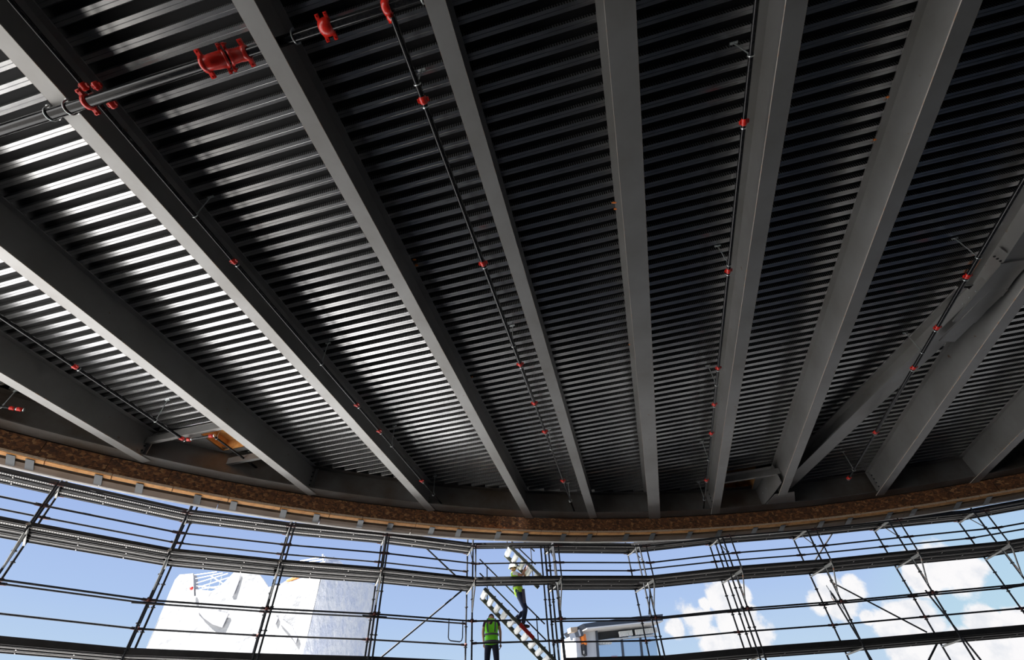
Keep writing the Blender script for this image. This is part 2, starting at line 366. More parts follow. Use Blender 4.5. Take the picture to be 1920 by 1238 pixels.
# joint of beam 8, the diagonal and the ring girder
Jt = thing('gusset_joint', 'grey gusset and box joint where the broad beam and diagonal meet the ring girder', 'steel joint', at(1470, 935, 6.15))
g0 = Vector(BEAMS[8][0]+(6.14,)); gd = Vector((BEAMS[8][0][0]-BEAMS[8][1][0], BEAMS[8][0][1]-BEAMS[8][1][1], 0)).normalized(); gs = Vector((gd.y, -gd.x, 0))
a = g0+gs*.16; 
MB().hexa([g0-gs*.20-gd*.02, g0+gs*.34-gd*.02, g0+gs*.50+gd*.74, g0-gs*.40+gd*.80], [v+z*.02 for v in (g0-gs*.20-gd*.02, g0+gs*.34-gd*.02, g0+gs*.50+gd*.74, g0-gs*.40+gd*.80)]).build('gusset_plate', M['steel'], Jt)
MB().hexa([g0-gs*.13-gd*.7+z*.02, g0-gs*.11-gd*.7+z*.02, g0-gs*.40+gd*.80+z*.02, g0-gs*.43+gd*.78+z*.02], [v+z*.60 for v in (g0-gs*.13-gd*.7, g0-gs*.11-gd*.7, g0-gs*.40+gd*.80, g0-gs*.43+gd*.78)]).build('side_plate', M['steel'], Jt)
for j in range(3): q = g0-gs*(.20+.06*j)-gd*.1+gd*.28*j+z*.3; MB().tube([q, q-gs*.05], .016, 6).build('bolt', M['zinc'], Jt)

# ring girder
RG = thing('ring_girder', 'curved grey steel ring girder above the strand board band', 'girder', polar(math.radians(-10), 24.2, 6.12))
MB().arc(24.02, 24.42, 6.125, 6.15, A0, A1).build('bottom_flange', M['girder'], RG)
MB().arc(24.20, 24.22, 6.15, 6.76, A0, A1).build('web', M['girder'], RG)
MB().arc(24.05, 24.40, 6.76, 6.785, A0, A1).build('top_flange', M['girder'], RG)

# header band: strand board, timber, soffit, clips, white trim
gpan = 'strand board panels under the ring girder'
a = math.radians(-50.0); i = 0
while a < math.radians(30):
    w = math.radians(2.85)
    MB().arc(24.46, 24.478, 5.72, 6.12, a, a+w-.0004).build('strand_board', M['osb'])
    o = C.objects[-1]; tag(o, 'brown strand board panel in the curved band under the ring girder', 'board', gpan)
    a += w
a = math.radians(-50.7)
while a < math.radians(30):
    w = math.radians(2.85)*random.choice((1, .7, 1.2)); b_ = a+w
    o = MB().arc(24.43, 24.60, 5.675+random.uniform(0, .008), 5.715, a, b_-.0006).build('timber_batten', M['wood'])
    tag(o, 'raw orange timber batten along the lower edge of the strand board', 'batten', 'timber battens under the strand board')
    e1 = MB().arc(24.415, 24.428, 5.69+random.uniform(-.006, .006), 5.735, a, b_-.0006).build('pale_edge', M['wood_edge'])
    w_ = e1.location.copy(); e1.parent = o; e1.location = w_-o.location
    a = b_
MB_ = MB().arc(24.60, 24.72, 5.70, 5.76, A0, A1); tag(MB_.build('trim_1', M['membrane']), kind='structure')
a = math.radians(-50)
while a < math.radians(30):
    w = math.radians(5.7)
    o = MB().arc(24.70, 25.02, 5.66, 5.75, a, a+w-.0005).build('soffit_board', M['brown']); tag(o, 'brown soffit board between the timber battens and the white edge trim', 'board', 'brown soffit boards')
    o = MB()
    pts = []
    N = 6
    for j in range(N+1):
        aa = a+(w-.0004)*j/N
        for k in range(8): th_ = PI*k/7; pts.append(polar(aa, 25.085-.075*math.cos(th_), 5.70-.05*math.sin(th_)))
    fs = [(j*8+k, j*8+k+1, (j+1)*8+k+1, (j+1)*8+k) for j in range(N) for k in range(7)]+[(j*8+7, j*8, (j+1)*8, (j+1)*8+7) for j in range(N)]
    fs += [tuple(range(7, -1, -1)), tuple(range(N*8, N*8+8))]
    o.add(pts, fs, 0, False); o = o.build('edge_trim', M['white_trim']); tag(o, 'white rounded trim along the outer edge of the brown soffit', 'trim', 'white edge trims')
    a += w
for x in (18, 53, 180, 257, 366, 434, 528, 590, 673, 729, 807, 858, 932, 983, 1054, 1103, 1172, 1221, 1291, 1347, 1414, 1466, 1540, 1594, 1670, 1717, 1802, 1860):
    y = 1010-((x-1090)/1090)**2*(150 if x < 1090 else 115)
    ph = phi_of(on_r(x, y, 24.75)); hw = .075/24.7; sk = .10/24.7
    c = MB(); 
    def P(ph_, R, h): return polar(ph_, R, h)
    b4 = [P(ph-hw, 24.46, 5.655), P(ph+hw, 24.46, 5.655), P(ph+hw+sk*.2, 24.93, 5.640), P(ph-hw+sk*.2, 24.93, 5.640)]
    c.hexa(b4, [v+z*.006 for v in b4])
    o = c.build('metal_strap', M['clip']); tag(o, 'dark galvanised strap folded over the timber batten onto the soffit', 'strap', 'metal straps along the soffit')

# framed openings between the beams
def opening(na, nb, bl, br, label, f0, f1, lit):
    def pt(kb, n0, h, inset):
        (x1, y1), (x0, y0), w = BEAMS[kb]; a = Vector((x0, y0, 0)); d = Vector((x1-x0, y1-y0, 0)).normalized()
        t = (n0-a.dot(n_))/d.dot(n_); p = a+d*t+e_*inset; p.z = h; return p
    g = thing('framed_opening', label, 'roof opening', (pt(bl, (na+nb)/2, 6.6, .1)+pt(br, (na+nb)/2, 6.6, -.1))/2)
    for nn in (na-.06, nb+.06):
        MB().bar(pt(bl, nn, 6.60, .02), pt(br, nn, 6.60, -.02), .09, .17, n_).build('trimmer', M['steel'], g)
    L, Rr = pt(bl, na, 6.72, .02), pt(br, na, 6.72, -.02); L2, R2 = pt(bl, nb, 6.72, .02), pt(br, nb, 6.72, -.02)
    A_, B_ = L.lerp(Rr, f0), L.lerp(Rr, f1); C_, D_ = L2.lerp(R2, f1), L2.lerp(R2, f0)
    ia, ib = (A_.lerp(D_, .10), B_.lerp(C_, .10)); ic, id_ = (B_.lerp(C_, .88), A_.lerp(D_, .88))
    pl = MB(); up = z*.02
    for q in ((L, A_, D_, L2), (B_, Rr, R2, C_), (A_, B_, ib, ia), (id_, ic, C_, D_)): pl.hexa(q, [v+up for v in q])
    pl.build('cover_plate', M['steel'], g)
    bx = MB(); H = z*.30
    for q0, q1 in ((ia, ib), (ib, ic), (ic, id_), (id_, ia)):
        bx.hexa([q0, q1, q1+z*.001+ (q1-q0).cross(z).normalized()*.02, q0+(q1-q0).cross(z).normalized()*.02], [q0+H, q1+H, q1+H+(q1-q0).cross(z).normalized()*.02, q0+H+(q1-q0).cross(z).normalized()*.02])
    bx.build('lining', M['ply'], g)
    MB().hexa([v+H for v in (ia, ib, ic, id_)], [v+H*1.05 for v in (ia, ib, ic, id_)]).build('plywood_lid', M['ply'], g)
    for f in (.35, .7): MB().bar(ia.lerp(ib, f)+z*.24, id_.lerp(ic, f)+z*.24, .05, .05).build('timber_joist', M['wood'], g)
opening(*OPEN[0], 'framed roof opening lined with bright orange plywood at lower left', .40, .93, True)
opening(*OPEN[1], 'dark framed roof opening with reddish boards left of the gusset joint', .10, .72, False)
# small timber-coloured patches / tags on the deck edges (orange markings)
# ================================================================== SPRINKLER PIPES
def coupling(parent, p, d, r, w=.045, m='red', name='coupling'):
    d = d.normalized(); s = d.cross(z).normalized(); b = MB()
    b.tube([p-d*w, p-d*w*.6, p-d*w*.2, p+d*w*.2, p+d*w*.6, p+d*w], [r*1.12, r*1.42, r*1.3, r*1.3, r*1.42, r*1.12], 14)
    for sg in (-1, 1):
        q = p+s*sg*r*1.2; b.bar(q-d*w*.55-z*r*.35, q+d*w*.55-z*r*.35, r*.9, r*.7, s, off=sg*r*.35)
        b.tube([q+s*sg*r*.6-z*r*.7, q+s*sg*r*.6+z*r*.7], r*.22, 6)
    return b.build(name, M[m], parent)
def hanger(parent, p, r, htop):
    h = MB(); s = Vector((1, 0, 0)); ringp = [p+Vector((math.cos(t)*(r+.006)*e_.x, math.cos(t)*(r+.006)*e_.y, math.sin(t)*(r+.006))) for t in [2*PI*k/12 for k in range(13)]]
    ringp = [p+e_*math.cos(t)*(r+.006)+z*math.sin(t)*(r+.006) for t in [2*PI*k/12 for k in range(13)]]
    h.tube(ringp, .008, 6); h.tube([p+z*r, p+z*(r+.05)], .014, 8)
    o = h.build('hanger_ring', M['zinc'], parent)
    MB().tube([p+z*r, Vector((p.x, p.y, htop))], .0085, 6).build('hanger_rod', M['rod'], o)
    MB().bar(Vector((p.x, p.y, htop-.02))-e_*.05, Vector((p.x, p.y, htop-.02))+e_*.05, .03, .02).tube([Vector((p.x, p.y, htop-.035)), Vector((p.x, p.y, htop))], .014, 6).build('hanger_clamp', M['rod'], o)
def branch(label, px0, px1, zz, r, hangers, coups, ext0=0, r2=None, split=None, group='sprinkler branch pipes'):
    a, b = at(*px0, zz), at(*px1, zz); d = (b-a).normalized(); a = a-d*ext0
    t = thing('sprinkler_pipe', label, 'pipe', b, group)
    if r2:
        m_ = at(*split, zz); m_ = a+d*(m_-a).dot(d)
        MB().tube([a, m_], r, 12).build('pipe', M['black_pipe'], t); MB().tube([m_, b], r2, 12).build('pipe', M['black_pipe'], t)
    else: MB().tube([a, b], r, 12).build('pipe', M['black_pipe'], t)
    for q in hangers:
        p = at(*q, zz); p = a+d*(p-a).dot(d); hanger(t, p, r, HT)
    for q in coups:
        p = at(*q, zz); p = a+d*(p-a).dot(d); cp_ = coupling(t, p, d, r)
        # threaded outlet on the side of the coupling
        MB().tube([p+d*.075, p+d*.09], r*1.25, 12).build('band', M['zinc'], cp_)
    return t, a, b, d
Z1 = 6.22
branch('sprinkler pipe crossing the leftmost bright bay down to the plywood opening', (10, 600), (342, 823), 6.22, .032, [(292, 789)], [(141, 687.5), (341, 822)], 4)
branch('short sprinkler pipe crossing in front of the plywood opening', (352, 825), (398, 817.5), 6.35, .030, [], [(354, 824.8), (396, 818)])
branch('short sprinkler pipe from the plywood opening to the ring girder at left', (402, 819), (520, 906.5), 6.50, .026, [(406, 822), (495, 887.5)], [(519, 905.8)])
branch('stub of sprinkler pipe at the left edge under the lowest deck corner', (-60, 755), (38, 768), 6.36, .030, [(2, 762)], [(22, 765), (36, 767.8)])
branch('long sprinkler pipe along the right side of the beam with the clamped main pipe', (19, 0), (850, 971), Z1, .030, [(367, 405), (604, 682), (732.5, 836), (812.5, 927.5)], [(157, 162), (441, 489), (665, 760), (707, 809), (788, 902)], 3, .022, (665, 760))
t5, a5, b5, d5 = branch('dark sprinkler pipe hanging from the red tee on the main pipe', (736, 31), (1082, 973), Z1, .036, [(785, 157), (963, 648), (1035, 841), (1070, 939)], [(795, 187), (908, 493), (979, 682), (1004, 755), (1022.5, 809), (1057.5, 901)], 0, .026, (1004, 755))
branch('sprinkler pipe running down beside the beam just right of the widest roof beam', (1419, 0), (1317.5, 970), Z1, .030, [(1408, 104), (1366, 497), (1342, 722), (1328, 862), (1321, 937)], [(1396, 228), (1363, 508), (1345, 690), (1339, 758), (1336, 812), (1326.7, 900)], 3, .024, (1339, 758))
branch('sprinkler pipe passing in front of the heavy diagonal beam', (1919, 339), (1591, 898), 6.20, .034, [(1832.5, 483), (1729, 661), (1602, 881)], [(1817, 517), (1757.5, 614), (1715, 689), (1646, 810), (1592, 896)], 5, .026, (1646, 810))
branch('short sprinkler pipe at the lower right edge beside the rightmost beam', (1990, 787), (1876, 894), 6.50, .030, [(1909, 863)], [(1878, 892.5)])
# main
MP = thing('main_pipe', 'thick black sprinkler main pipe across the upper left', 'pipe', at(300, 150, 6.0))
zA, zB = 6.03, 6.27
mA0, mA1 = at(-120, 284, zA), at(388, 119, zA); mB0, mB1 = at(462, 99, zB), at(900, -42, zB)
dA = (mA1-mA0).normalized(); dB = (mB1-mB0).normalized()
MB().tube([mA0-dA*3, mA1], .064, 20).build('pipe', M['black_pipe'], MP)
MB().tube([mB0, mB1+dB*4], .056, 20).build('pipe', M['black_pipe'], MP)
mid = (mA1+mB0)/2; dm = (mB0-mA1)
MB().tube([mA1-dA*.02, mA1+dA*.05, mA1+dm*.22, mA1+dm*.42, mA1+dm*.45], [.075, .082, .088, .092, .080], 20).build('red_elbow', M['red'], MP)
MB().tube([mA1+dm*.45, mA1+dm*.60], .070, 18).build('pipe', M['black_pipe'], MP)
MB().tube([mA1+dm*.60, mA1+dm*.8, mB0-dB*.05, mB0+dB*.02], [.082, .074, .080, .072], 20).build('red_elbow', M['red'], MP)
def big_coup(p, d, r=.064, w=.03):
    s = d.cross(z).normalized(); b = MB()
    b.tube([p-d*w, p-d*w*.6, p+d*w*.6, p+d*w], [r*1.1, r*1.38, r*1.38, r*1.1], 20)
    for sg in (-1, 1):
        for zz in (1,):
            q = p+s*sg*r*1.3; b.bar(q-d*w*.8-z*.02, q+d*w*.8-z*.02, .07, .04, s, off=sg*.03); b.tube([q+s*sg*.045-z*.045, q+s*sg*.045+z*.04], .012, 8)
    return b.build('coupling', M['red'], MP)
big_coup(mA1-dA*.02, dA, .068); big_coup(mA1+dm*.45, dm.normalized(), .07, .02); big_coup(mA1+dm*.58, dm.normalized(), .066, .02); big_coup(mB0, dB, .062)
pA = at(178, 194, zA); pA = mA0+dA*(pA-mA0).dot(dA); big_coup(pA-dA*.06, dA); 
MB().tube([pA+z*.03+dA*.03, pA+z*.19+dA*.03], .04, 12).build('tee_outlet', M['red'], MP); coupling(MP, pA+z*.19+dA*.03-n_*.10, n_, .03)
coupling(MP, pA+z*.19+dA*.03+n_*.12, n_, .03)
pB = at(611, 48, zB); pB = mB0+dB*(pB-mB0).dot(dB)
b = MB(); b.tube([pB-dB*.075, pB-dB*.06, pB, pB+dB*.06, pB+dB*.075], [.062, .085, .098, .085, .062], 20)
for sg in (-1, 1):
    for zz in (-.05, .05): q = pB+dB.cross(z).normalized()*sg*.09+dB*zz; b.bar(q-dB*.02-z*.015, q+dB*.02-z*.015, .06, .03, off=sg*.02); b.tube([q+dB.cross(z).normalized()*sg*.03-z*.05, q+dB.cross(z).normalized()*sg*.03+z*.04], .011, 6)
b.build('red_cap_coupling', M['red'], MP)
pT = at(724, 10, zB); pT = mB0+dB*(pT-mB0).dot(dB)
big_coup(pT, dB, .062, .045)
MB().tube([pT-z*.0, pT+n_*.10-z*.02, a5+d5*.04], .042, 14).build('tee_outlet', M['red'], MP)
def ubolt(p, d, r):
    s = d.cross(z).normalized(); pts = [p+s*(r+.012)+z*.07]+[p+s*math.cos(t)*(r+.012)-z*math.sin(t)*(r+.012) for t in [PI*k/10 for k in range(11)]]+[p-s*(r+.012)+z*.07]
    MB().tube(pts, .009, 8).build('u_bolt', M['zinc'], MP)
    ub = C.objects[-1]
    for sg in (-1, 1): q = p+s*sg*(r+.012)+z*.06; MB().tube([q-z*.012, q+z*.012], .02, 6).build('nut', M['zinc'], ub)
for q in ((97, 217), (133, 206)): p = at(*q, zA); ubolt(mA0+dA*(p-mA0).dot(dA), dA, .064)
for q in ((790, -5), (552, 70)): p = at(*q, zB); ubolt(mB0+dB*(p-mB0).dot(dB), dB, .056)
for (x, y, a_) in ((1152, 380, .10), (1154, 392, .06), (1180, 646, .05), (777, 487, .07), (781, 498, .06), (885, 707, .05), (1641, 262, .05), (1665, 182, .05), (97, 776, .09)):
    p = at(x, y, HT-.012); o = MB().ball(p, (a_*.5, .02, .012), 0, 4).build('paint_mark', M['orange']); tag(o, 'small orange paint mark on the deck flute beside a beam flange', 'paint mark', 'orange paint marks on the deck')
#@@PART2@@
# ================================================================== SCAFFOLD
H0, H1, H2 = 2.62, 4.62, 5.72
CP = [at(x, y, H1) for x, y in ((47.6, 1019), (310, 1063), (515.7, 1082), (704.5, 1095), (875, 1111), (1029, 1108), (1191.4, 1107.7), (1353.3, 1090.8), (1518.7, 1078.3), (1679, 1062.5), (1846, 1046.7))]
ph0, ph12 = phi_of(CP[0])-.1, phi_of(CP[-1])+.1
CP = [polar(ph0, 26.2)]+CP+[polar(ph12, 26.3), polar(ph12+.1, 26.3)]
TS = [0, 0, 0, 0, 0, .05, .15, .3, .3, .3, .3, .3, .3, .3]
def node(i, row):
    c = CP[i]; ph = phi_of(c); inw = Vector((-math.sin(ph), -math.cos(ph), 0)); tg = Vector((math.cos(ph), -math.sin(ph), 0))
    k = {'C': 0, 'B': .73, 'A': 1.08}[row]; p = Vector((c.x, c.y, 0))+inw*k
    if row != 'C': p += tg*TS[i]*k/1.08
    return p
def up_(p, h): return Vector((p.x, p.y, h))
SB = ['scaffold bay cut off by the left photo edge', 'scaffold bay left of the white wrapped building, tallest empty panel of sky',
      'scaffold bay in front of the left half of the white wrapped building', 'scaffold bay in front of the right half of the white wrapped building',
      'scaffold bay with a rising diagonal brace and a hanging loop gate', 'scaffold bay enclosing the metal stair and both workers',
      'scaffold bay in front of the neighbouring glass fronted building', 'scaffold bay with the leftmost white cloud behind it',
      'scaffold bay between the close row of four posts and the post with a tattered strap', 'scaffold bay with a long brace sloping down to the right',
      'scaffold bay second from the right photo edge with the large cloud at its top', 'scaffold bay against the turquoise sky at the right edge', 'scaffold bay beyond the right edge of the photo']
def plank(p, q, w0, w1, h, t, perf=False, bname='deck'):
    """p,q: line along the outer side; w0,w1: distances inward"""
    d = (q-p).normalized(); inn = Vector((d.y, -d.x, 0))
    if inn.dot(Vector((CC.x, CC.y, 0))-p) < 0: inn = -inn
    b = MB(); wid = w1-w0; cs = (w0+w1)/2
    P, Q = up_(p, h)+inn*cs-d*.04, up_(q, h)+inn*cs+d*.04
    b.bar(P+z*.02, Q+z*.02, wid, .05, inn)
    for sg in (-1, 1): b.bar(P+inn*sg*(wid/2-.012), Q+inn*sg*(wid/2-.012), .022, .075, inn)
    b.bar(P+inn*(wid*.12)+z*.004, Q+inn*(wid*.12)+z*.004, .012, .02, inn, 1); 
    L = (Q-P).length
    for f in (.33, .66):
        m_ = P.lerp(Q, f); b.bar(m_-inn*(wid/2), m_-inn*(wid/2)+d*.02, .09, .004, inn, 1, off=.045)
    if perf:
        n = 60
        for k in range(n):
            m_ = P.lerp(Q, (k+.5)/n); b.bar(m_-inn*.02+z*.012, m_-inn*.02+z*.012+d*.018, .05, .008, inn, 1)
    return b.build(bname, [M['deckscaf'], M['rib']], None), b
def reparent(o, t):
    o.location = o.location-BASE[t.name]; o.parent = t
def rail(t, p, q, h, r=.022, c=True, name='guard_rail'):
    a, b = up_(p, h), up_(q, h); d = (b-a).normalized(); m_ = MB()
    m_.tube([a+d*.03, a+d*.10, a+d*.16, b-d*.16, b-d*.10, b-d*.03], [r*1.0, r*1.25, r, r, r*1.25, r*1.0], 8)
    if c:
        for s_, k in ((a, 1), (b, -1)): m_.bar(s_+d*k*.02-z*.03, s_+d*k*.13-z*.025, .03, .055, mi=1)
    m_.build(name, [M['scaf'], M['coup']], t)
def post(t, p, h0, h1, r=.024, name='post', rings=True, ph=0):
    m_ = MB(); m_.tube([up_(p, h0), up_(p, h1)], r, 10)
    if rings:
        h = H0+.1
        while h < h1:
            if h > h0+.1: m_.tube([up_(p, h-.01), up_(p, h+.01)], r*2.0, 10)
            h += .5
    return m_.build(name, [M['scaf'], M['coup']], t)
def coupler_block(t, p): MB().ball(p, (.05, .05, .045), 0, 5).build('coupler', M['coup'], t)
for i in range(len(CP)-1):
    C0, C1, B0, B1, Aa, Ab = node(i, 'C'), node(i+1, 'C'), node(i, 'B'), node(i+1, 'B'), node(i, 'A'), node(i+1, 'A')
    t = thing('scaffold_bay', SB[i], 'scaffolding', up_((C0+B1)/2, -ZO))
    stair = i == 5
    topo = 7.3
    post(t, C0, -ZO-.1, topo); post(t, B0, -ZO-.1, topo-.4); post(t, Aa, H1-.14, 5.60, .021, 'guard_post', False)
    tg = (C1-C0).normalized()
    if i in (3, 4): post(t, B0+tg*.10, -ZO-.1, topo-.3)
    if i == 2: post(t, C0+tg*.12, -ZO-.1, topo)
    if i == 6:
        for f in (.10, .22, .34): post(t, B0-tg*(f)-(B0-C0)*.25, -ZO-.1, topo-.3)
        post(t, C0-tg*.02+(B0-C0)*.45, -ZO-.1, topo)
        post(t, B0-tg*.02-(B0-C0)*.05, -ZO-.1, topo)
    if i == 7: post(t, B0-tg*.12, -ZO-.1, topo)
    if i == 8:
        post(t, C0+tg*.20, -ZO-.1, topo); post(t, B0-tg*.14, -ZO-.1, topo)
    # decks
    def dk_(p, q, w0, w1, h, perf=False):
        o, _ = plank(p, q, w0, w1, h, .07, perf); reparent(o, t)
    if not stair:
        dk_(C0, C1, .05, .36, H0); dk_(C0, C1, .38, .69, H0)
    else:
        dk_(C0, C1, .50, .73, H0-.02); dk_(C0, C1, -.08, .46, 2.33-.075+.003)
    dk_(C0, C1, .05, .36, H1) if not stair else None
    dk_(C0, C1, .38 if not stair else .52, .69 if not stair else .74, H1); dk_(B0, B1, .05, .36, H1, i in (0, 1, 3, 5, 7))
    if not stair: dk_(C0, C1, .05, .36, H2, i in (0, 1, 2, 3, 4, 9, 10))
    dk_(C0, C1, .40, .70, H2, True)
    # toe boards
    MB().bar(up_(B0, H0+.02), up_(B1, H0+.02), .025, .13).build('toe_board', M['deckscaf'], t) if not stair else None
    MB().bar(up_(C0, H1+.02), up_(C1, H1+.02), .025, .13).build('toe_board', M['deckscaf'], t) if not stair else None
    # rails
    rail(t, Aa, Ab, 5.06); rail(t, Aa, Ab, 5.55)
    if not stair: rail(t, C0, C1, 5.20); rail(t, C0, C1, 5.74, .018)
    rail(t, B0, B1, 3.68); 
    if not stair: rail(t, C0, C1, 3.80); rail(t, C0, C1, 3.28)
    else: rail(t, B0, B1, 3.16)
    # transoms, console bracket with its strut
    for h in (H0-.05, H1-.05, H2-.05): MB().tube([up_(C0, h), up_(B0, h)], .024, 8).build('transom', M['bracket'] if h != H1-.05 else M['bracket'], t)
    br = MB(); d = (Aa-B0).normalized()
    br.bar(up_(B0, H1-.075), up_(Aa, H1-.075), .045, .06); br.tube([up_(Aa, H1-.06), up_(B0, H1-.74)], .019, 8); br.tube([up_(B0, H1-.06)+d*.03, up_(B0, H1-.74)+d*.03], .016, 8)
    br.build('console_bracket', M['bracket'] if i not in (1, 4) else M['bracket'], t)
    br = MB(); q = B0+(C0-B0)*.45; br.tube([up_(q, H2-.06), up_(B0, H2-.50)], .015, 8); br.bar(up_(B0, H2-.07), up_(q, H2-.07), .04, .05); br.build('console_bracket', M['bracket'], t)
    for h in (3.68, 3.28): coupler_block(t, up_(B0, h)) if h == 3.68 else coupler_block(t, up_(C0, h))
    br = MB(); br.bar(up_(Aa, H1-.02)-tg*.02, up_(Aa, H1+.03)-tg*.02+tg*.05, .05, .06); br.build('base_socket', M['bracket'], t)
    # braces seen in the photograph
    def brace(px0, px1, R=26.28, r=.024):
        a, b = on_r(*px0, R), on_r(*px1, R); MB().tube([a, b], r, 8).build('brace', M['scaf'], t)
    if i == 4:
        brace((868, 1106), (706, 1240)); brace((782, 1012), (866, 1091))
        g = on_r(842, 1160, 25.9); gd = (on_r(868, 1161, 25.9)-g); gd.z = 0; gw = gd.normalized()
        L = gd.length; pts = [g]+[g-z*.45]+[g-z*.50+gw*.02, g-z*.53+gw*.07]+[g+gw*(L-.07)-z*.55, g+gw*(L-.02)-z*.52, g+gw*L-z*.45, g+gw*L-z*.03]
        MB().tube(pts, .014, 8).build('loop_gate', M['scaf'], t)
    if i == 9: brace((1557, 1091), (1738, 1186))
    if i == 9: brace((1562, 998), (1527, 1053), 26.28)
    if i == 10: brace((1760, 1201), (1738, 1245), 26.1)
    if i == 10: brace((1735, 1107), (1846, 1247), 25.5)
    if i == 9: brace((1556, 1108), (1640, 1247), 25.5)
    if i == 6: brace((1219, 1105), (1217, 1153), 25.4, .018)
    if i == 9:
        s_ = MB(); a = on_r(1549, 1098, 25.4); pts = [a, a-z*.18+tg*.03, a-z*.34-tg*.01, a-z*.5+tg*.05]
        for k in range(3): s_.bar(pts[k], pts[k+1], .05, .004)
        a = on_r(1560, 1112, 25.4); s_.bar(a, on_r(1582, 1143, 25.3), .03, .004); s_.build('tattered_strap', M['bracket'], t)
    if i in (2, 4):
        p = up_(B0, 3.62); MB().tube([p-tg*.30, p+tg*.32], .028, 8).build('spigot', M['scaf'], t)
# red lettering on the toe board under the glass building
o = MB(); a = on_r(1147, 1233, 25.40); b_ = on_r(1158.5, 1232.5, 25.40); d = (b_-a)
for k in range(5):
    q = a+d*(k/5.0); o.bar(q, q+d*.05, .004, .035); o.bar(q+d*.02, q+d*.14, .004, .008); o.bar(q+d*.02+z*.027, q+d*.14+z*.027, .004, .008)
o = o.build('red_lettering', M['redp']); tag(o, 'small red lettering on the lowest dark toe board under the glass fronted building', 'lettering')

# ================================================================== STAIR
def stair(label, lo_l, hi_l, Rn, Rf, ntread, redspan=None, ground=False):
    """near stringer seen from lo_l (lower end px) to hi_l (upper end px)"""
    a, b = on_r(*lo_l, Rn), on_r(*hi_l, Rn); t = thing('scaffold_stair', label, 'stair', (a+b)/2, None)
    d = (b-a).normalized(); hd = Vector((d.x, d.y, 0)).normalized(); out_ = Vector((-hd.y, hd.x, 0))
    if (a-Vector((CC.x, CC.y, 0))).dot(out_) < 0: out_ = -out_
    W_ = Rf-Rn
    for k in (0, 1):
        p, q = a+out_*W_*k, b+out_*W_*k; MB().bar(p-z*(.04+.05*k), q-z*(.04+.05*k), .03, .085+.03*k, out_).build('stringer', M['alu'], t)
    if redspan: MB().bar(a.lerp(b, redspan[0])-z*.045-out_*.018, a.lerp(b, redspan[1])-z*.045-out_*.018, .012, .10, out_).build('red_plate', M['redp'], t)
    for k in range(ntread):
        q = a.lerp(b, (k+.5)/ntread); m_ = MB(); s0, s1 = q+out_*.02, q+out_*(W_-.02)
        prof = [(-.08, 0.07), (.08, 0.07), (.08, 0.05), (.045, -.02), (.0, -.035), (-.055, -.02), (-.08, .05)]
        vs = [s+hd*x_+z*y_ for s in (s0, s1) for x_, y_ in prof]; n = len(prof)
        m_.add(vs, [tuple(range(n)), tuple(range(2*n-1, n-1, -1))]+[(i_, (i_+1) % n, n+(i_+1) % n, n+i_) for i_ in range(n)])
        m_.build('tread', M['step'], t)
    for hh in (.62, 1.02) if not ground else (.62, 1.0):
        p, q = a+out_*W_+z*hh, b+out_*W_+z*hh; MB().tube([p, q], .02, 8).build('hand_rail', M['scaf'], t)
    for f in (.12, .88):
        p = a.lerp(b, f)+out_*W_; MB().tube([p, p+z*1.02], .016, 8).build('rail_post', M['scaf'], t)
    return t, a, b, d, out_
S1 = stair('lower aluminium stair flight with a red plate, climbed by one worker', (1040, 1240), (906, 1103), 25.45, 26.12, 10, (.30, .49))
S2 = stair('upper aluminium stair flight rising behind the middle and top scaffold decks', (1017, 1085), (952, 1022), 25.45, 26.12, 5)

# ================================================================== NEIGHBOURING BUILDINGS
M['wrap'] = mat('sun_toned_wrap', (0.31, 0.31, 0.31), 0.55, noise=(0.35, (0.27, 0.27, 0.275), 0.5, 0.6), bump=(0.6, 0.5, 0.5))  # white sheeting of the sunlit face, colour darkened against sun glare
M['netting'] = mat('shade_lifted_sheeting', (0.95, 0.93, 0.92), 0.6, noise=(0.55, (0.80, 0.81, 0.88), 0.45, 0.6), bump=(1.6, 0.6, 0.3))  # white sheeting of the shaded face, colour lightened to lift the shade
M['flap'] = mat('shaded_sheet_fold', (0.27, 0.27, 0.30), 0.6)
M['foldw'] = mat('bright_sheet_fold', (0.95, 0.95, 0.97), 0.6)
M['wtube'] = mat('pale_scaffold_tube', (0.75, 0.72, 0.70), 0.5)
TB = thing('wrapped_building', 'tall building wrapped in torn white sheeting behind the left scaffold', 'building', at_dist(500, 1200, 40))
def wallface(cols, nm, m_, thick, wr):
    """cols: list of (plan point, top height, bottom height, ) -> rippled sheet with thickness"""
    b = MB(); N = 14; vs = []
    for j, (p, ht) in enumerate(cols):
        for k in range(N+1):
            h = -ZO+(ht+ZO)*k/N
            q = Vector((p.x, p.y, h)); out_ = wr*(math.sin(j*1.7+k*.6)+.6*math.sin(j*.9-k*1.3+2))
            vs.append(q+thick.normalized()*out_)
    nc = len(cols); fs = [(j*(N+1)+k, (j+1)*(N+1)+k, (j+1)*(N+1)+k+1, j*(N+1)+k+1) for j in range(nc-1) for k in range(N)]
    back = [v+thick for v in vs]; M_ = len(vs)
    fs += [tuple(reversed([i_+M_ for i_ in f])) for f in fs]
    fs += [(j*(N+1)+N, (j+1)*(N+1)+N, (j+1)*(N+1)+N+M_, j*(N+1)+N+M_) for j in range(nc-1)]
    for j in (0, nc-1): fs += [(j*(N+1)+k, j*(N+1)+k+1, j*(N+1)+k+1+M_, j*(N+1)+k+M_) for k in range(N)]
    b.add(vs+back, fs, 0, False); o = b.build(nm, m_, TB); return o
DC = 40.0
pc_ = at_dist(586, 1155, DC); pl_ = at_dist(296, 1190, 47.0); pr_ = at_dist(694, 1160, 50.0)
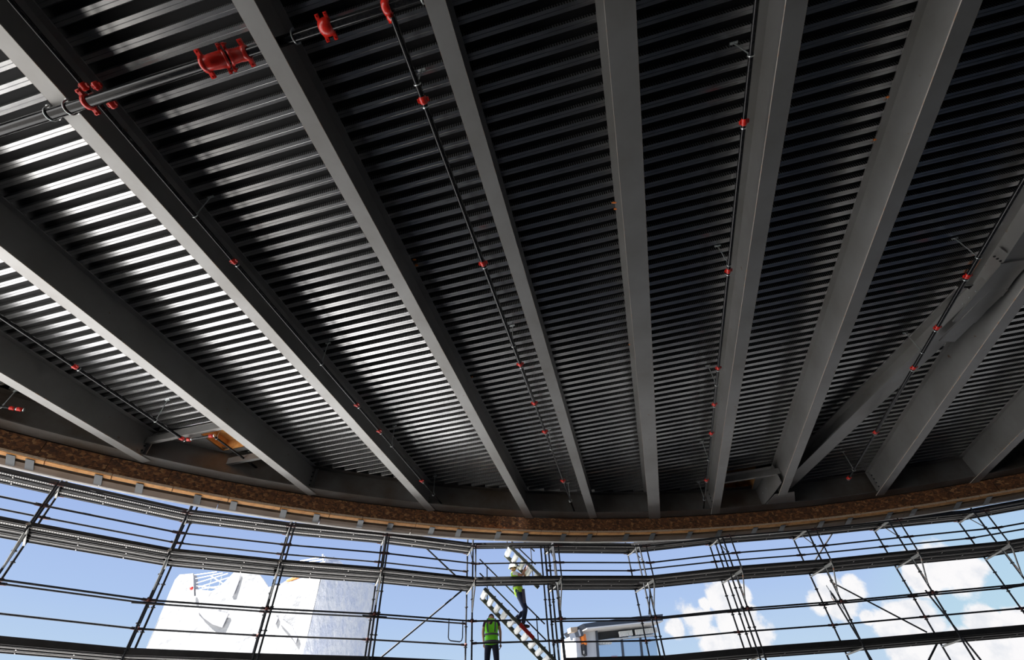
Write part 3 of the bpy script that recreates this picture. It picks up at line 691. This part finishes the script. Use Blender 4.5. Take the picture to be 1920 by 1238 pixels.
def on_line(x, y, p, q):
    """the height and plan point of pixel x,y on the vertical plane through p and q"""
    d = ray(x, y); ex, ey = q.x-p.x, q.y-p.y
    t = (p.x*ey-p.y*ex)/(d.x*ey-d.y*ex); return d*t
def cols(pxs, p, q):
    r = []
    for x, y in pxs: r.append((on_line(x, y, p, q),))
    return [(Vector((v[0].x, v[0].y, 0)), v[0].z) for v in r]
pl0, pc0, pr0 = [Vector((v.x, v.y, 0)) for v in (pl_, pc_, pr_)]
left_top = [(322, 1104), (328, 1088), (337, 1078), (362, 1075), (364, 1118), (383, 1115), (404, 1105), (422, 1090), (440, 1072), (470, 1064), (487, 1078), (503, 1101), (520, 1097), (533, 1092), (549, 1090), (575, 1080), (594, 1070), (606, 1062)]
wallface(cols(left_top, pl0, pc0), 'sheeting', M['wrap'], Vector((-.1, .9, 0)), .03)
# the skirt flaring out to the lower left
sk = [(322, 1104), (318, 1118), (311, 1130)]
b = MB(); q = [on_line(*p, pl0, pc0) for p in ((324, 1100), (321, 1135), (285, 1222), (275, 1245), (420, 1245), (420, 1110))]
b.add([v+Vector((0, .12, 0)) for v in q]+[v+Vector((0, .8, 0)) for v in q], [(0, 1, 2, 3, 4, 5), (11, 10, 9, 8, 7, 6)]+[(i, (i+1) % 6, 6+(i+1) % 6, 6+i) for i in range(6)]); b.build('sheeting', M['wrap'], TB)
right_top = [(606, 1062), (612, 1048), (628, 1046), (640, 1058), (655, 1075), (668, 1084), (682, 1088), (696, 1092), (702, 1102)]
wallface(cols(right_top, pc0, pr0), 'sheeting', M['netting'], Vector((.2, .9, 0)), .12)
# torn flaps, folds and the exposed frame
def flap(pts, m_, nm='torn_flap', off=.12, pq=None):
    p, q_ = pq or (pl0, pc0); v = [on_line(x, y, p, q_)-Vector((0, off, 0)) for x, y in pts]; n = len(v)
    MB().add(v+[a_+Vector((0, .06, 0)) for a_ in v], [tuple(range(n)), tuple(range(2*n-1, n-1, -1))]+[(i, (i+1) % n, n+(i+1) % n, n+i) for i in range(n)]).build(nm, m_, TB)
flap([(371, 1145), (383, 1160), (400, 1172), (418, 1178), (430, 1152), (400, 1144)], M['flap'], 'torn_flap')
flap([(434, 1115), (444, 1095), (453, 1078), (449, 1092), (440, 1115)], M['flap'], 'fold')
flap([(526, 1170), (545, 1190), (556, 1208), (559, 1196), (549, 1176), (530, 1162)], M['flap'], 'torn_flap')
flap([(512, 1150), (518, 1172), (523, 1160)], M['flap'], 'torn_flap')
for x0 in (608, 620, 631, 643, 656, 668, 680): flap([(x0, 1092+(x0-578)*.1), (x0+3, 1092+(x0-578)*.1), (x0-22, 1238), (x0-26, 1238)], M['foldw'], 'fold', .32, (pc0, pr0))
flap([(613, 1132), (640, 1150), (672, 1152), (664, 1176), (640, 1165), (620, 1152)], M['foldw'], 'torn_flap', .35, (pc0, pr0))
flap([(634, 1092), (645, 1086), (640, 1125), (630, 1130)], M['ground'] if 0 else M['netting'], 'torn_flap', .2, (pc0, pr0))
fr = []
def tub(a, b, r=.035, pq=None, off=.2, nm='frame_tube', m_='wtube', off2=None):
    p, q_ = pq or (pl0, pc0); v0 = on_line(*a, p, q_)+Vector((0, off, 0)); v1 = on_line(*b, p, q_)+Vector((0, off if off2 is None else off2, 0)); MB().tube([v0, v1], r, 8).build(nm, M[m_], TB)
for a, b_ in (((362, 1077), (404, 1071)), ((364, 1084), (415, 1073)), ((366, 1092), (425, 1074)), ((370, 1100), (432, 1080)), ((372, 1104), (408, 1098))): tub(a, b_)
for a, b_ in (((398, 1074), (388, 1104)), ((414, 1080), (406, 1106)), ((379, 1096), (371, 1119)), ((390, 1098), (383, 1118))): tub(a, b_, .04, m_='rod')
for a, b_ in (((362, 1106), (382, 1116)), ((392, 1078), (420, 1096)), ((366, 1098), (405, 1102))): tub(a, b_, .045, m_='rod')
for a, b_ in (((545, 1054), (602, 1043)), ((560, 1056), (606, 1047)), ((575, 1059), (607, 1052)), ((520, 1075), (590, 1058)), ((590, 1060), (606, 1057))): tub(a, b_, .045)
for a, b_ in (((605, 1040), (607, 1060)), ((608, 1044), (628, 1052)), ((612, 1060), (616, 1046))): tub(a, b_, .05, (pc0, pr0), 0)
for a, b_ in (((531, 1092), (566, 1078)), ((536, 1088), (568, 1074))): tub(a, b_, .09, m_='wood')
tub((538, 1085), (545, 1098), .05); tub((546, 1082), (541, 1098), .05)
MB().ball(on_line(363, 1106, pl0, pc0)-Vector((0, .3, 0)), .12).build('red_cap', M['red'], TB)
for a, b_ in (((612, 1128), (650, 1152)), ((616, 1118), (634, 1138)), ((660, 1098), (652, 1130)), ((690, 1150), (680, 1238)), ((668, 1180), (658, 1236)), ((640, 1120), (680, 1136))): tub(a, b_, .02, (pc0, pr0), -.75, 'rope', 'clip')
# solid core behind the sheets
b = MB(); back = [pl0+Vector((2.5, 6, 0)), pr0+Vector((-1.0, 5, 0))]
qd = [pl0+Vector((2.2, .9, 0)), pc0+Vector((0, 1.2, 0)), pr0+Vector((-.6, .8, 0)), back[1], back[0]]
b.add([up_(v, -ZO) for v in qd]+[up_(v, 8.3) for v in qd], [(4, 3, 2, 1, 0), (5, 6, 7, 8, 9)]+[(i, (i+1) % 5, 5+(i+1) % 5, 5+i) for i in range(5)]); b.build('core', M['wrap'], TB)

# glass fronted building on the right
M['panelw'] = mat('pale_cladding', (0.62, 0.63, 0.65), 0.5)
M['fascia'] = mat('dark_fascia', (0.055, 0.065, 0.085), 0.5)
M['glassb'] = mat('sky_reflecting_glass', (0.50, 0.60, 0.72), 0.08, 0.85)
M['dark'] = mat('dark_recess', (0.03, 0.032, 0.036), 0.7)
GP, GQ = at_dist(1085, 1200, 44), at_dist(1260, 1180, 50); GP.z = GQ.z = 0
gdir = (GQ-GP).normalized(); gout = Vector((gdir.y, -gdir.x, 0))
if gout.y > 0: gout = -gout
GB = thing('glass_building', 'low modern building with glass front, white fins and dark sloping roof edge', 'building', up_((GP+GQ)/2, -ZO))
def quad(pts, d0, d1, nm, m_):
    v = [on_line(x, y, GP, GQ) for x, y in pts]; n = len(v); A_ = [p_+gout*d1 for p_ in v]; B_ = [p_+gout*d0 for p_ in v]
    return MB().add(A_+B_, [tuple(range(n)), tuple(range(2*n-1, n-1, -1))]+[(i, (i+1) % n, n+(i+1) % n, n+i) for i in range(n)]).build(nm, m_, GB)
quad([(1086, 1186), (1116, 1181), (1122, 1245), (1090, 1245)], -3, 0, 'cladding_panel', M['panelw'])
quad([(1080, 1177), (1140, 1168), (1180, 1163), (1228, 1158.5), (1228, 1171), (1180, 1175), (1086, 1185)], -2, 1.1, 'roof_edge', M['fascia'])
quad([(1086, 1184.5), (1180, 1174.5), (1228, 1170.5), (1228, 1172.5), (1180, 1177), (1086, 1187)], -2, 1.15, 'roof_trim', M['white_trim'])
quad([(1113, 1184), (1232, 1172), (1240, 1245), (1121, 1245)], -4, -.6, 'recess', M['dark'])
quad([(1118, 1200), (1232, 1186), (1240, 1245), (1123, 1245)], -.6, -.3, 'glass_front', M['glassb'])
quad([(1116, 1183), (1119, 1183), (1124, 1245), (1120, 1245)], -.4, .1, 'mullion', M['fascia'])
quad([(1168, 1193), (1170, 1193), (1175.5, 1245), (1173, 1245)], -.4, -.2, 'mullion', M['fascia'])
quad([(1203, 1190), (1205, 1190), (1211, 1245), (1208.5, 1245)], -.4, -.2, 'mullion', M['fascia'])
quad([(1118, 1200.5), (1232, 1189), (1232, 1191.5), (1118, 1203)], -.35, -.15, 'transom', M['panelw'])
for k in range(26):
    x = 1160+k*2.75
    if 1184 < x < 1189: continue
    y = 1185-(x-1160)*.115; quad([(x, y), (x+1.5, y-.1), (x+3.6, y+9.4), (x+2.0, y+9.6)], -.05, .10, 'sun_fin', M['step'])
for k in range(9):
    x = 1122+k*3.1; quad([(x, 1204.5-k*.2), (x+2.6, 1204.2-k*.2), (x+1.6, 1208.5-k*.2)], -.3, -.12, 'pleated_blind', M['step'])
quad([(1066, 1179), (1079, 1177.5), (1079, 1186), (1067, 1187.5)], -.2, .3, 'scaffold_board', M['wood_edge'])
quad([(1079, 1184), (1084, 1184), (1087, 1196), (1082, 1196)], -1, .6, 'downpipe_head', M['fascia'])
quad([(1087, 1193), (1091.5, 1192), (1095, 1212), (1091, 1212)], -.5, .5, 'orange_banner', M['orange'])
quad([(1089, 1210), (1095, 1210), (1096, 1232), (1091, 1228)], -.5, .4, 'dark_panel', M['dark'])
quad([(1078, 1196), (1086, 1195), (1090, 1245), (1081, 1245)], -.3, .1, 'pier', M['panelw'])

# ================================================================== WORKERS
M['skin'] = mat('skin', (0.48, 0.25, 0.16), 0.6)
M['hair'] = mat('dark_hair', (0.03, 0.02, 0.016), 0.8)
M['navy'] = mat('navy_cloth', (0.018, 0.022, 0.05), 0.85, bump=(14, .6, .02))
M['denim'] = mat('dark_denim', (0.025, 0.035, 0.075), 0.85, noise=(7, (0.05, 0.065, 0.12), .45, .65), bump=(14, .6, .02))
M['hivis'] = mat('green_hi_vis', (0.22, 0.88, 0.02), 0.6, bump=(9, .8, .03))
M['hivis2'] = mat('yellow_hi_vis', (0.55, 0.95, 0.05), 0.6, bump=(9, .8, .03))
M['band'] = mat('grey_reflective_band', (0.10, 0.085, 0.12), 0.5)
M['whitecloth'] = mat('white_tshirt', (0.82, 0.82, 0.84), 0.8, bump=(12, .6, .02))
M['purple'] = mat('dark_purple_sleeve', (0.07, 0.02, 0.06), 0.8)
M['helmet'] = mat('white_helmet', (0.86, 0.86, 0.78), 0.35)
M['hatorange'] = mat('orange_cap', (0.70, 0.16, 0.03), 0.5)
M['boot'] = mat('work_boot', (0.05, 0.04, 0.035), 0.7)
M['eye'] = mat('eye', (0.02, 0.02, 0.02), 0.3)
def skin(name, joints, edges, m_, parent, frame, root=0, sub=2):
    """joints: (x,y,z, rx, ry) in the figure's own frame -> one continuous surface"""
    me = bpy.data.meshes.new(name); me.from_pydata([frame @ Vector(j[:3]) for j in joints], edges, []); o = bpy.data.objects.new(name, me); C.objects.link(o)
    sk_ = o.modifiers.new('skin', 'SKIN'); sk_.use_smooth_shade = True
    for i, j in enumerate(joints):
        d = me.skin_vertices[0].data[i]; d.radius = (j[3], j[4] if len(j) > 4 else j[3]); d.use_root = (i == root)
    if sub: ss = o.modifiers.new('sub', 'SUBSURF'); ss.levels = sub; ss.render_levels = sub
    dg = bpy.context.evaluated_depsgraph_get(); ev = o.evaluated_get(dg); nm_ = bpy.data.meshes.new_from_object(ev)
    bpy.data.objects.remove(o); nm_.materials.clear(); nm_.materials.append(m_)
    for p in nm_.polygons: p.use_smooth = True
    o = bpy.data.objects.new(name, nm_); C.objects.link(o); o.parent = parent; return o
def chain(n, s=0): return [(s+i, s+i+1) for i in range(n-1)]
def lathe_head(parent, fr, c, r, tilt, m_skin, m_hair, hair_low=False, face=True):
    """head: shaped ovoid with jaw, nose, ears, eyes, mouth. +y of the frame is where the figure looks"""
    N = 16; vs = []; fs = []
    R = Matrix.Rotation(tilt, 3, 'X')
    for i in range(N+1):
        t = PI*i/N; zz = math.cos(t); rr = math.sin(t)
        for k in range(2*N):
            a_ = PI*k/N; x, y = rr*math.cos(a_)*.80, rr*math.sin(a_)*.98
            if zz < 0: x *= 1-.28*(-zz); y *= 1-.18*(-zz) if y > 0 else 1-.42*(-zz)
            if abs(x) < .16 and y > 0 and -.28 < zz < .12: y += .20*(1-abs(x)/.16)*(1-abs(zz+.12)/.2 if abs(zz+.12) < .2 else 0)
            if y > 0 and .02 < zz < .2 and .15 < abs(x) < .5: y -= .06
            vs.append(R @ Vector((x*r, y*r, zz*r*1.22)))
    for i in range(N):
        for k in range(2*N): fs.append((i*2*N+k, i*2*N+(k+1) % (2*N), (i+1)*2*N+(k+1) % (2*N), (i+1)*2*N+k))
    def W(v): return fr @ (Vector(c)+v)
    b = MB(); b.add([W(v) for v in vs], fs, 0, True)
    for sg in (-1, 1):
        for q, rad in (((sg*.82, .0, -.08), (.10, .24, .36)),): 
            b2 = MB(); b2.ball((0, 0, 0), 1, 0, 6); b.add([W(R @ (Vector((q[0]+v.x*rad[0], q[1]+v.y*rad[1], q[2]+v.z*rad[2]))*r)) for v in b2.v], b2.f, 0, True)
    for sg in (-1, 1):
        b2 = MB(); b2.ball((0, 0, 0), 1, 0, 4); b.add([W(R @ (Vector((sg*.32+v.x*.12, .86+v.y*.06, .12+v.z*.06))*r)) for v in b2.v], b2.f, 1, True)
    b2 = MB(); b2.ball((0, 0, 0), 1, 0, 4); b.add([W(R @ (Vector((v.x*.26, .80+v.y*.08, -.55+v.z*.05))*r)) for v in b2.v], b2.f, 2, True)
    return b, W, R
def to_obj(b, nm, mats, parent):
    me = bpy.data.meshes.new(nm); me.from_pydata(b.v, [], b.f)
    for m_ in mats: me.materials.append(m_)
    for p, i, s_ in zip(me.polygons, b.mi, b.sm): p.material_index = i; p.use_smooth = s_
    o = bpy.data.objects.new(nm, me); C.objects.link(o); o.parent = parent; return o
M['lip'] = mat('lips', (0.36, 0.13, 0.10), 0.6)
def hand(wrist, d_dir, palm_n, fr, curl=.5, side=1):
    """joint chains for a palm with five fingers, starting at wrist, pointing d_dir"""
    wv = Vector(wrist); d = Vector(d_dir).normalized(); pn = Vector(palm_n); pn = (pn-pn.dot(d)*d).normalized(); s_ = d.cross(pn).normalized()*side
    J = []; E = []
    J.append(tuple(wv)+(.026, .019)); J.append(tuple(wv+d*.045)+(.034, .015)); J.append(tuple(wv+d*.085)+(.038, .013)); E += [(0, 1), (1, 2)]
    for f, (off, ln) in enumerate(((-.029, .070), (-.010, .080), (.010, .075), (.029, .058))):
        p = wv+d*.088+s_*off; n0 = len(J); J.append(tuple(p)+(.009, .009)); E.append((2, n0)); ang = curl*.5
        for seg in range(3):
            ang += curl*.55; L = ln*(.45, .32, .23)[seg]; p = p+(d*math.cos(ang)+pn*math.sin(ang))*L; J.append(tuple(p)+((.0085, .008, .007)[seg],)*2); E.append((n0+seg, n0+seg+1))
    p = wv+d*.03-s_*.03; n0 = len(J); J.append(tuple(p)+(.012, .012)); E.append((1, n0))
    for seg, L in enumerate((.032, .028)):
        p = p+(d*.7-s_*.55+pn*(.35+.4*curl)).normalized()*L; J.append(tuple(p)+((.0105, .009)[seg],)*2); E.append((n0+seg, n0+seg+1))
    return J, E
def figure(name, label, foot, facing, J, mats, head, hands, extra):
    """J: named joints in figure frame (x right, y forward, z up from the standing surface)"""
    t = thing('person', label, 'person', foot)
    fr = Matrix.Rotation(facing, 3, 'Z')
    class Fr:
        def __matmul__(s, v): return fr @ v
    f_ = Fr()
    # body: one continuous skinned surface
    order = ['pelvis', 'waist', 'chest', 'neck', 'skull']
    jn = []; ed = []; idx = {}
    def addj(k, r, r2=None): idx[k] = len(jn); jn.append(tuple(J[k])+(r, r2 or r))
    addj('pelvis', .14, .10); addj('waist', .125, .09); addj('chest', .15, .10); addj('neck', .055); addj('skull', .06)
    ed += chain(5)
    for s_ in 'lr':
        base = len(jn); addj('sh'+s_, .06); addj('el'+s_, .042); addj('wr'+s_, .028)
        ed += [(2, base), (base, base+1), (base+1, base+2)]
        hj, he = hand(J['wr'+s_], *hands[s_], f_)
        o0 = len(jn); jn += hj; ed += [(base+2, o0)]+[(a_+o0, b_+o0) for a_, b_ in he]
        base = len(jn); addj('hip'+s_, .088); addj('kn'+s_, .056); addj('an'+s_, .038); addj('to'+s_, .034)
        ed += [(0, base), (base, base+1), (base+1, base+2), (base+2, base+3)]
    body = skin('body', jn, ed, M['skin'], t, f_, 0)
    # trousers
    tj = [tuple(J['waist'])+(.142, .112), tuple(J['pelvis'])+(.165, .125)]; te = [(0, 1)]
    for s_ in 'lr':
        b0 = len(tj); h_, k_, a_ = Vector(J['hip'+s_]), Vector(J['kn'+s_]), Vector(J['an'+s_])
        tj += [tuple(h_)+(.112,), tuple(h_.lerp(k_, .5))+(.094,), tuple(k_)+(.078,), tuple(k_.lerp(a_, .5))+(.072,), tuple(k_.lerp(a_, .93))+(.066,)]; te += [(1, b0)]+chain(5, b0)
    tj = [j if len(j) == 5 else j+(j[3],) for j in tj]
    skin('trousers', tj, te, mats['trousers'], t, f_, 0)
    # shirt with short sleeves
    sj = [tuple(J['pelvis'])+(.13, .10), tuple(J['waist'])+(.13, .10), tuple(J['chest'])+(.145, .11), tuple(Vector(J['chest']).lerp(Vector(J['neck']), .7))+(.075, .07)]; se = chain(4)
    for s_ in 'lr':
        b0 = len(sj); a_, e2 = Vector(J['sh'+s_]), Vector(J['el'+s_]); sj += [tuple(a_)+(.066, .066), tuple(a_.lerp(e2, .62))+(.056, .056)]; se += [(2, b0), (b0, b0+1)]
    skin('shirt', sj, se, mats['shirt'], t, f_, 0)
    # vest
    vj = [tuple(Vector(J['pelvis']).lerp(Vector(J['waist']), -.15))+(.205, .15), tuple(J['waist'])+(.185, .14), tuple(J['chest'])+(.20, .15), tuple(Vector(J['chest']).lerp(Vector(J['neck']), .62))+(.135, .10)]
    vj[0] = tuple(Vector(J['pelvis']).lerp(Vector(J['waist']), -.95))+(.225, .175); vj.insert(1, tuple(Vector(J['pelvis']))+(.205, .155))
    ve = chain(5)
    for s_ in 'lr':
        a_ = Vector(J['sh'+s_]); c_ = Vector(J['chest']); vj.append(tuple(c_.lerp(a_, .86)+Vector((0, 0, .02)))+(.095, .11)); ve.append((3, len(vj)-1))
    v = skin('vest', vj, ve, mats['vest'], t, f_, 0)
    for s_ in 'lr':
        b = MB(); b.tube([f_ @ Vector(J['an'+s_])+Vector((0, 0, .06)), f_ @ Vector(J['an'+s_]), ], .058, 10)
        a_, o_ = Vector(J['an'+s_]), Vector(J['to'+s_]); bt = (o_-a_); bt.z = 0; bt.normalize()
        base_ = a_.z-.075
        b.tube([f_ @ Vector((a_.x-bt.x*.06, a_.y-bt.y*.06, base_+.05)), f_ @ Vector((a_.x, a_.y, base_+.052)), f_ @ Vector((a_.x+bt.x*.12, a_.y+bt.y*.12, base_+.042)), f_ @ Vector((a_.x+bt.x*.19, a_.y+bt.y*.19, base_+.032))], [.04, .052, .046, .026], 10)
        to_obj(b, 'boot', [M['boot']], t)
    # head
    hc = Vector(J['skull'])
    b, W, R = lathe_head(t, f_, hc, .098, head.get('tilt', 0), M['skin'], M['hair'])
    hd_ = to_obj(b, 'head', [M['skin'], M['eye'], M['lip']], t)
    def cap(nm, m_, lo, sc, shift, brim):
        N = 10; vs = []; fs = []
        for i in range(N+1):
            tt = (PI/2)*(i/N)*lo
            for k in range(24):
                a_ = 2*PI*k/24; vs.append(W(R @ (Vector((math.sin(tt)*math.cos(a_)*.84*sc, math.sin(tt)*math.sin(a_)*1.02*sc+shift, math.cos(tt)*1.24*sc))*.098)))
        for i in range(N):
            for k in range(24): fs.append((i*24+k, i*24+(k+1) % 24, (i+1)*24+(k+1) % 24, (i+1)*24+k))
        fs.append(tuple(N*24+k for k in range(24)))
        bb = MB(); bb.add(vs, fs, 0, True)
        if brim:
            rim = []
            for k in range(24):
                a_ = 2*PI*k/24; ex = 1.14+(.42 if math.sin(a_) > .2 else 0)*max(0, math.sin(a_)); rim.append((math.cos(a_)*.86*sc*1.06, math.sin(a_)*1.04*sc*ex+shift, math.cos((PI/2)*lo)*1.24*sc-.04))
            inner = [(math.cos(2*PI*k/24)*.84*sc, math.sin(2*PI*k/24)*1.02*sc+shift, math.cos((PI/2)*lo)*1.24*sc+.03) for k in range(24)]
            vv = [W(R @ (Vector(q)*.098)) for q in rim+inner]+[W(R @ ((Vector(q)+Vector((0, 0, -.06)))*.098)) for q in rim+inner]
            ff = [(k, (k+1) % 24, 24+(k+1) % 24, 24+k) for k in range(24)]+[(48+k, 72+k, 72+(k+1) % 24, 48+(k+1) % 24) for k in range(24)]+[(k, 48+k, 48+(k+1) % 24, (k+1) % 24) for k in range(24)]
            bb.add(vv, ff, 0, False)
        return to_obj(bb, nm, [m_], hd_)
    cap('hair', M['hair'], 1.12, 1.05, -.10, False)
    if head.get('helmet'): cap('helmet', M['helmet'], .98, 1.32, -.02, True)
    if head.get('cap'): cap('cap', M['hatorange'], .62, 1.12, .10, False)
    extra(t, f_, W, R)
    return t
# worker 1: stands with his back to us, head bowed
R1 = 25.98
p = on_r(921, 1144, R1); foot = Vector((p.x, p.y, 2.33))
to_cam = math.atan2(foot.x, foot.y)
J1 = dict(pelvis=(0, 0, .95), waist=(0, .01, 1.10), chest=(0, .03, 1.34), neck=(0, .10, 1.50), skull=(0, .19, 1.555),
          shl=(-.175, .03, 1.44), shr=(.175, .03, 1.44), ell=(-.235, .03, 1.17), elr=(.245, .0, 1.17), wrl=(-.215, .10, .93), wrr=(.245, .05, .90),
          hipl=(-.10, 0, .88), hipr=(.10, 0, .88), knl=(-.13, .03, .49), knr=(.13, .02, .49), anl=(-.13, -.02, .085), anr=(.14, -.02, .085), tol=(-.15, .10, .05), tor=(.16, .10, .05))
def vest_bands(t, f_, hs, m_, rx=.205, ry=.152, yoff=.01):
    for h, rr in hs:
        N = 28; vs = []; fs = []
        for k in range(N):
            a_ = 2*PI*k/N
            for dz, ex in ((-.024, 1.0), (.024, 1.0)): vs.append(f_ @ Vector((math.cos(a_)*rx*rr, math.sin(a_)*ry*rr+yoff, h+dz)))
        for k in range(N): fs.append((2*k, 2*((k+1) % N), 2*((k+1) % N)+1, 2*k+1))
        bb = MB(); bb.add(vs, fs, 0, True); to_obj(bb, 'reflective_band', [m_], [c_ for c_ in C.objects if c_.parent == t and c_.name.startswith('vest')][0])
def ex1(t, f_, W, R):
    vest_bands(t, f_, ((1.10, .98), (.93, 1.06)), M['band'])
    for sg in (-1, 1):
        bb = MB()
        pts = [(sg*.095, -.145, 1.14), (sg*.105, -.155, 1.24), (sg*.11, -.150, 1.34), (sg*.115, -.125, 1.42), (sg*.11, -.07, 1.485)]
        for a_, b_ in zip(pts[:-1], pts[1:]): bb.hexa([f_ @ (Vector(a_)+Vector((-.02, 0, 0))), f_ @ (Vector(a_)+Vector((.02, 0, 0))), f_ @ (Vector(a_)+Vector((.02, .02, 0))), f_ @ (Vector(a_)+Vector((-.02, .02, 0)))],
                                                     [f_ @ (Vector(b_)+Vector((-.02, 0, 0))), f_ @ (Vector(b_)+Vector((.02, 0, 0))), f_ @ (Vector(b_)+Vector((.02, .02, 0))), f_ @ (Vector(b_)+Vector((-.02, .02, 0)))])
        to_obj(bb, 'reflective_band', [M['band']], [c_ for c_ in C.objects if c_.parent == t and c_.name.startswith('vest')][0])
figure('w1', 'worker in a bright green vest standing with back turned and head bowed', foot, -to_cam, J1,
       dict(trousers=M['navy'], shirt=M['purple'], vest=M['hivis']), dict(tilt=-.95, cap=True), dict(l=((.05, .1, -1), (.9, .1, 0), ), r=((.0, .1, -1), (-.9, .1, 0))), ex1)
# worker 2: on the stair, seen from his right side, arms raised to the rail
p = on_r(966, 1057, 25.95); foot = Vector((p.x, p.y, 0)); ft = on_r(981, 1181, 25.95); foot.z = ft.z
foot = Vector((ft.x, ft.y, ft.z)); sc = (p.z-ft.z)/1.76
J2 = dict(pelvis=(-.0, -.06, .98), waist=(-.0, -.10, 1.12), chest=(0, -.17, 1.36), neck=(0, -.215, 1.55), skull=(0, -.20, 1.66),
          shl=(-.18, -.17, 1.46), shr=(.18, -.17, 1.46), ell=(-.20, .10, 1.40), elr=(.20, .06, 1.36), wrl=(-.12, .20, 1.64), wrr=(.16, .18, 1.62),
          hipl=(-.10, -.06, .92), hipr=(.10, -.06, .92), knl=(-.10, .10, .52), knr=(.10, .10, .50), anl=(-.10, -.24, .26), anr=(.10, .0, .085), tol=(-.10, -.10, .23), tor=(.10, .14, .05))
shift = on_r(966, 1057, 25.95)-ft
face = -PI/2
def ex2(t, f_, W, R):
    vest_bands(t, f_, ((1.10, .98),), M['band'], yoff=-.10)
    bb = MB(); bb.bar(f_ @ Vector((.20, .02, .98)), f_ @ Vector((.20, .04, .62)), .05, .09); to_obj(bb, 'tool_bag', [M['band']], t)
figure('w2', 'worker in white helmet and yellow vest climbing the aluminium stair', foot, face, J2,
       dict(trousers=M['denim'], shirt=M['whitecloth'], vest=M['hivis2']), dict(tilt=.05, helmet=True), dict(l=((0, .3, 1), (0, 1, -.3)), r=((0, .3, 1), (0, 1, -.3))), ex2)
